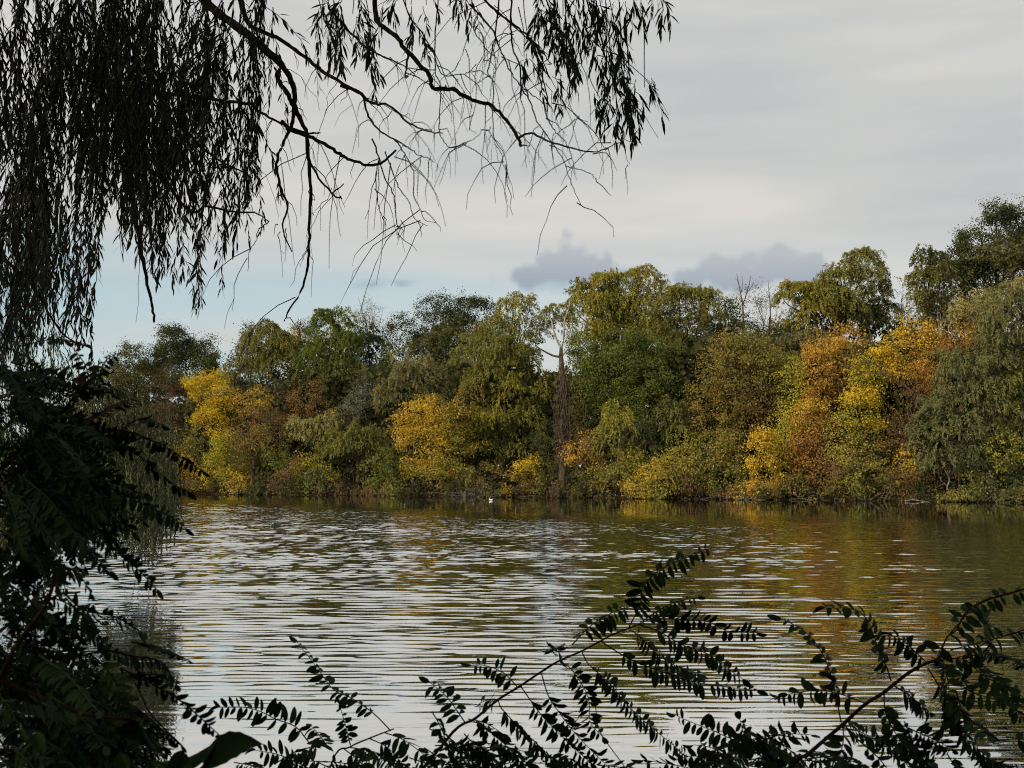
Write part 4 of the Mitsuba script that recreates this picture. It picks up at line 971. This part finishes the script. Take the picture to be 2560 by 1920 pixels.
S2 = 2.6
pinnate_shrub('tall feathery leaved shrub at the bottom centre with a reddish stem arching to the right', S2,
  [([(760, 2900), (930, 2150), (1113, 1854), (1190, 1795), (1246, 1749), (1302, 1714), (1354, 1679), (1400, 1651), (1456, 1627), (1529, 1588), (1571, 1571), (1600, 1560)], .009, .0022), ([(1330, 2000), (1470, 1760), (1500, 1830), (1560, 1915)], .002, .0015)],
  [([(1571,1571),(1600,1512),(1606,1470),(1640,1432),(1700,1400),(1770,1372)], dict(size=.032)), ([(1430,1612),(1475,1566),(1530,1532),(1585,1514)], dict(droop=.7)), [(1600,1560),(1634,1546),(1715,1550),(1771,1555),(1820,1578),(1890,1582)], ([(1600,1556),(1676,1510),(1743,1494)], dict(size=.022)),
   ([(1575,1575),(1600,1592),(1645,1637),(1690,1665),(1750,1686)], dict(droop=.7)), [(1600,1562),(1645,1578),(1708,1613),(1767,1634),(1820,1672),(1856,1697)], [(1500,1602),(1568,1644),(1652,1679),(1732,1704),(1820,1718),(1892,1726)],
   [(1456,1632),(1473,1662),(1522,1707),(1575,1770),(1638,1826),(1697,1875),(1722,1906)], [(1400,1655),(1430,1675),(1470,1742),(1476,1805),(1505,1840)], [(1354,1685),(1372,1742),(1400,1784),(1435,1830),(1487,1885),(1525,1920)],
   ([(1302,1716),(1347,1780),(1386,1822),(1428,1864),(1475,1905)], dict(droop=.9)), ([(1246,1752),(1256,1774),(1302,1822),(1347,1864),(1386,1900),(1420,1925)], dict(droop=1.0)), ([(1180,1802),(1200,1812),(1246,1847),(1288,1885),(1335,1920)], dict(droop=1.0)),
   [(1292,1716),(1260,1683),(1218,1665),(1180,1660)], ([(1246,1749),(1225,1748),(1200,1757)], dict(size=.03)), ([(1165,1810),(1120,1746),(1075,1706)], dict(size=.036)), ([(1400,1650),(1395,1622),(1378,1620)], dict(size=.036))],
  filler=random_fronds(28, [(1040, 1220, 1760, 1920), (1000, 1500, 1880, 1930)], 35, (90, 190), 2.5, 2.9))

pinnate_shrub('low feathery leaved shrub between the two tall ones, leaves fanning along the bottom edge', 2.5,
  [([(1500, 2900), (1620, 2200), (1760, 1960), (1840, 1880), (1900, 1850)], .006, .002)],
  [[(1949,1836),(1890,1857),(1837,1850),(1785,1828),(1715,1800),(1690,1788)], [(2019,1850),(1930,1838),(1850,1858),(1780,1880)], [(1840,1880),(1790,1905),(1720,1925)], [(1860,1870),(1830,1900),(1810,1950)], [(1900,1850),(1930,1890),(1960,1930)], [(1800,1915),(1740,1890),(1690,1900)], [(1780,1935),(1700,1915),(1610,1900)], [(1760,1960),(1650,1925),(1570,1925)], [(1880,1860),(1860,1835),(1850,1800)], [(1820,1895),(1780,1870),(1735,1862)], [(1900,1853),(1935,1870),(1990,1905)]],
  filler=random_fronds(24, [(1760, 2060, 1830, 1920), (1560, 2000, 1890, 1940)], 30, (80, 150), 2.4, 2.8))

S3 = 2.35
pinnate_shrub('large feathery leaved shrub at the bottom right, its stem slanting to the right edge', S3,
  [([(1500, 2900), (1800, 2120), (1972, 1920), (2019, 1886), (2067, 1845), (2103, 1815), (2163, 1761), (2210, 1731), (2273, 1681), (2318, 1658), (2347, 1651)], .010, .0045), ([(2347, 1651), (2365, 1597), (2390, 1576), (2413, 1534), (2452, 1505), (2497, 1490), (2570, 1470)], .004, .002), ([(2347, 1651), (2407, 1640), (2480, 1600), (2560, 1575)], .003, .0015)],
  [[(2318,1658),(2273,1615),(2240,1591),(2200,1588)], ([(2228,1702),(2213,1660),(2201,1639),(2183,1585),(2163,1543),(2127,1522),(2064,1520)], dict(twist=1.0, droop=.2)), ([(2103,1806),(2085,1716),(2067,1657),(2040,1609),(2004,1573),(1955,1548)], dict(twist=1.1, droop=.2)),
   [(2163,1758),(2085,1731),(2019,1728),(1940,1741)], ([(2210,1735),(2216,1788),(2258,1860),(2320,1915)], dict(droop=.3)), ([(2108,1815),(2108,1854),(2095,1905)], dict(droop=.1)), [(2237,1716),(2279,1743),(2325,1780)],
   [(2320,1670),(2350,1720),(2380,1770),(2400,1830),(2440,1870),(2485,1905)], [(2365,1737),(2422,1797),(2470,1838)], [(2390,1700),(2425,1728),(2467,1743),(2505,1754)], [(2347,1651),(2407,1648),(2452,1684),(2497,1713),(2541,1752),(2575,1792)], [(2377,1625),(2437,1609),(2497,1594),(2550,1580)],
   [(2407,1645),(2470,1632),(2530,1645),(2570,1665)], [(2365,1597),(2413,1540),(2452,1508),(2497,1492),(2565,1474)], [(2434,1525),(2461,1545),(2467,1575)], [(2270,1820),(2333,1848),(2380,1872)], [(2347,1651),(2370,1700),(2372,1750)], ([(2365,1600),(2350,1625),(2345,1640)], dict(size=.036))],
  filler=random_fronds(20, [(2060, 2300, 1800, 1910), (2300, 2540, 1640, 1760), (2350, 2560, 1840, 1930)], 45, (90, 190), 2.3, 2.7))

# left: nearer shrubs, darker and a little out of focus
L1 = 1.75
pinnate_shrub('dark feathery shrub crowding the left edge above the waterline, long leaves pointing right', L1,
  [([(-420, 2600), (-260, 1700), (-120, 1330), (20, 1150), (130, 1060), (217, 955), (285, 930)], .011, .002), ([(-120, 1330), (60, 1170), (200, 1100), (320, 1085)], .005, .002)],
  [([(150,1066),(211,1051),(256,1027),(286,1012),(328,996)], dict(mat='leaflet_red', size=.02)), ([(211,1075),(331,1081),(360,1095),(407,1113),(452,1143),(504,1176)], dict(size=.021, twist=.8)), ([(270,1100),(320,1062),(360,1045),(405,1062)], dict(mat='leaflet_green')),
   ([(181,1009),(217,960),(214,915),(181,868)], dict(mat='leaflet_red', size=.021)), ([(170,990),(226,970),(262,962),(300,980)], dict(mat='leaflet_green')), ([(230,1090),(283,1100),(362,1150),(422,1202),(468,1230)], dict(size=.021)),
   ([(230,1200),(301,1232),(377,1271),(422,1289),(464,1320)], dict(size=.021)), ([(110,1100),(180,1220),(240,1330),(297,1385),(345,1424),(392,1474)], dict(size=.020, twist=.6)), ([(20,1150),(120,1180),(230,1250),(330,1330)], dict(mat='leaflet_green')), [(60,1120),(160,1130),(260,1180)], [(0,1000),(100,1010),(180,1050)], [(-40,940),(60,930),(150,950)], [(20,1060),(90,980),(150,930)], ([(240,960),(262,905),(285,888)], dict(size=.016))],
  size=.021, filler=random_fronds(150, [(-60, 80, 860, 1340), (-20, 120, 1000, 1330), (20, 150, 1060, 1240)], 38, (130, 260), 1.5, 2.4))

pinnate_shrub('dark feathery shrub in the lower left corner, one long straight leaf pointing down right', 1.6,
  [([(-520, 2900), (-260, 2000), (-60, 1640), (122, 1500), (200, 1480)], .010, .002), ([(-200, 1900), (60, 1700), (245, 1630), (330, 1640)], .005, .002), ([(180, 2100), (300, 1700), (380, 1790), (455, 1865)], .003, .0016)],
  [([(122,1403),(165,1420),(196,1434),(227,1482)], {}), ([(157,1480),(210,1525),(280,1539),(332,1567),(355,1583)], {}), ([(175,1508),(217,1550),(245,1585),(262,1622)], {}), ([(245,1620),(332,1640),(402,1655),(442,1712)], {}), ([(300,1670),(384,1712),(454,1754),(507,1800),(562,1850)], dict(twist=.9, droop=.1)),
   ([(297,1742),(367,1791),(419,1836),(452,1863)], dict(twist=1.3, size=.016)), ([(330,1605),(367,1612),(419,1627),(474,1652)], dict(size=.017)), [(227,1637),(280,1690),(315,1777),(350,1830),(386,1855)], [(60,1480),(120,1560),(200,1600)], [(20,1580),(110,1640),(190,1720)], [(40,1700),(140,1740),(230,1830)], [(120,1800),(210,1830),(300,1900)], [(0,1440),(60,1450),(110,1490)], [(220,1760),(280,1800),(330,1870)]],
  size=.021, filler=random_fronds(150, [(-80, 40, 1330, 1920), (-20, 110, 1480, 1920), (40, 190, 1580, 1900), (120, 260, 1680, 1900)], 42, (120, 240), 1.4, 2.3))

# ---------------------------------------------------------------- broad leaves in the lower left corner
def broad_leaf(base, tip, width, D, bend, seed):
    g = np.random.default_rng(seed)
    b, e = at(*base, D), at(*tip, D + g.uniform(-.08, .08))
    L = np.linalg.norm(e - b)
    ax = unit(e - b)
    nrm = unit(unit(EYE - b) + g.normal(0, .45, 3)); side = unit(np.cross(nrm, ax)); nrm = np.cross(ax, side)
    t = np.linspace(0, 1, 13)
    w = width * L * np.interp(t, [0, .08, .25, .45, .65, .85, 1], [.02, .55, .95, 1, .78, .33, .0]) * (1 + .05 * np.sin(t * 40 + seed))
    mid = b + ax * (t * L)[:, None] + side * (bend * L * (t - t * t))[:, None] * 1.5 - nrm * (.18 * L * t ** 2)[:, None]
    rows = [mid + side * (w * k)[:, None] + nrm * (abs(k) * w * .45 + .012 * L * np.sin(t * 22 + k * 5))[:, None] for k in (-.5, -.25, 0, .25, .5)]
    v = np.stack(rows, 1).reshape(-1, 3)
    i, j = np.meshgrid(np.arange(12), np.arange(4), indexing='ij')
    a = (i * 5 + j).reshape(-1)
    return v, np.vstack([np.stack([a, a + 1, a + 6], -1), np.stack([a, a + 6, a + 5], -1)])

def broad_plant(label, D, stems, leaves):
    key = thing('broadleaf_sprig', label, 'plant')
    for pts, r in stems:
        part(key, 'stem', mikit.ply(tube(smooth_path([at(x, y, D) for x, y in pts], per=5), r, r * .5, 6), 'bark_stem', smooth=True))
    for k, (b, t, w, bend) in enumerate(leaves):
        part(key, 'leaf', mikit.ply(broad_leaf(b, t, w, D, bend, k + len(label)), 'leaflet_green', smooth=True))
broad_plant('plant with a few large pointed dark leaves at the bottom edge left of centre', 1.5, [([(330, 2500), (420, 2050), (515, 1915), (540, 1850)], .004), ([(420, 2050), (440, 1960), (455, 1880)], .003)],
            [((505, 1918), (668, 1858), .40, .42), ((548, 1846), (396, 1925), .34, -.45), ((455, 1875), (420, 1970), .6, .1), ((505, 1915), (560, 1990), .6, .1)])
broad_plant('sprig with large oval dark leaves among the feathery leaves at the lower left', 1.35, [([(-200, 2300), (0, 1700), (110, 1520), (140, 1430)], .004), ([(0, 1700), (200, 1780), (330, 1800)], .003)],
            [((142, 1425), (112, 1492), .5, .1), ((90, 1830), (108, 1890), .5, .0), ((340, 1800), (345, 1880), .55, .1), ((60, 1400), (86, 1470), .5, .0), ((300, 1880), (310, 1960), .5, 0)])
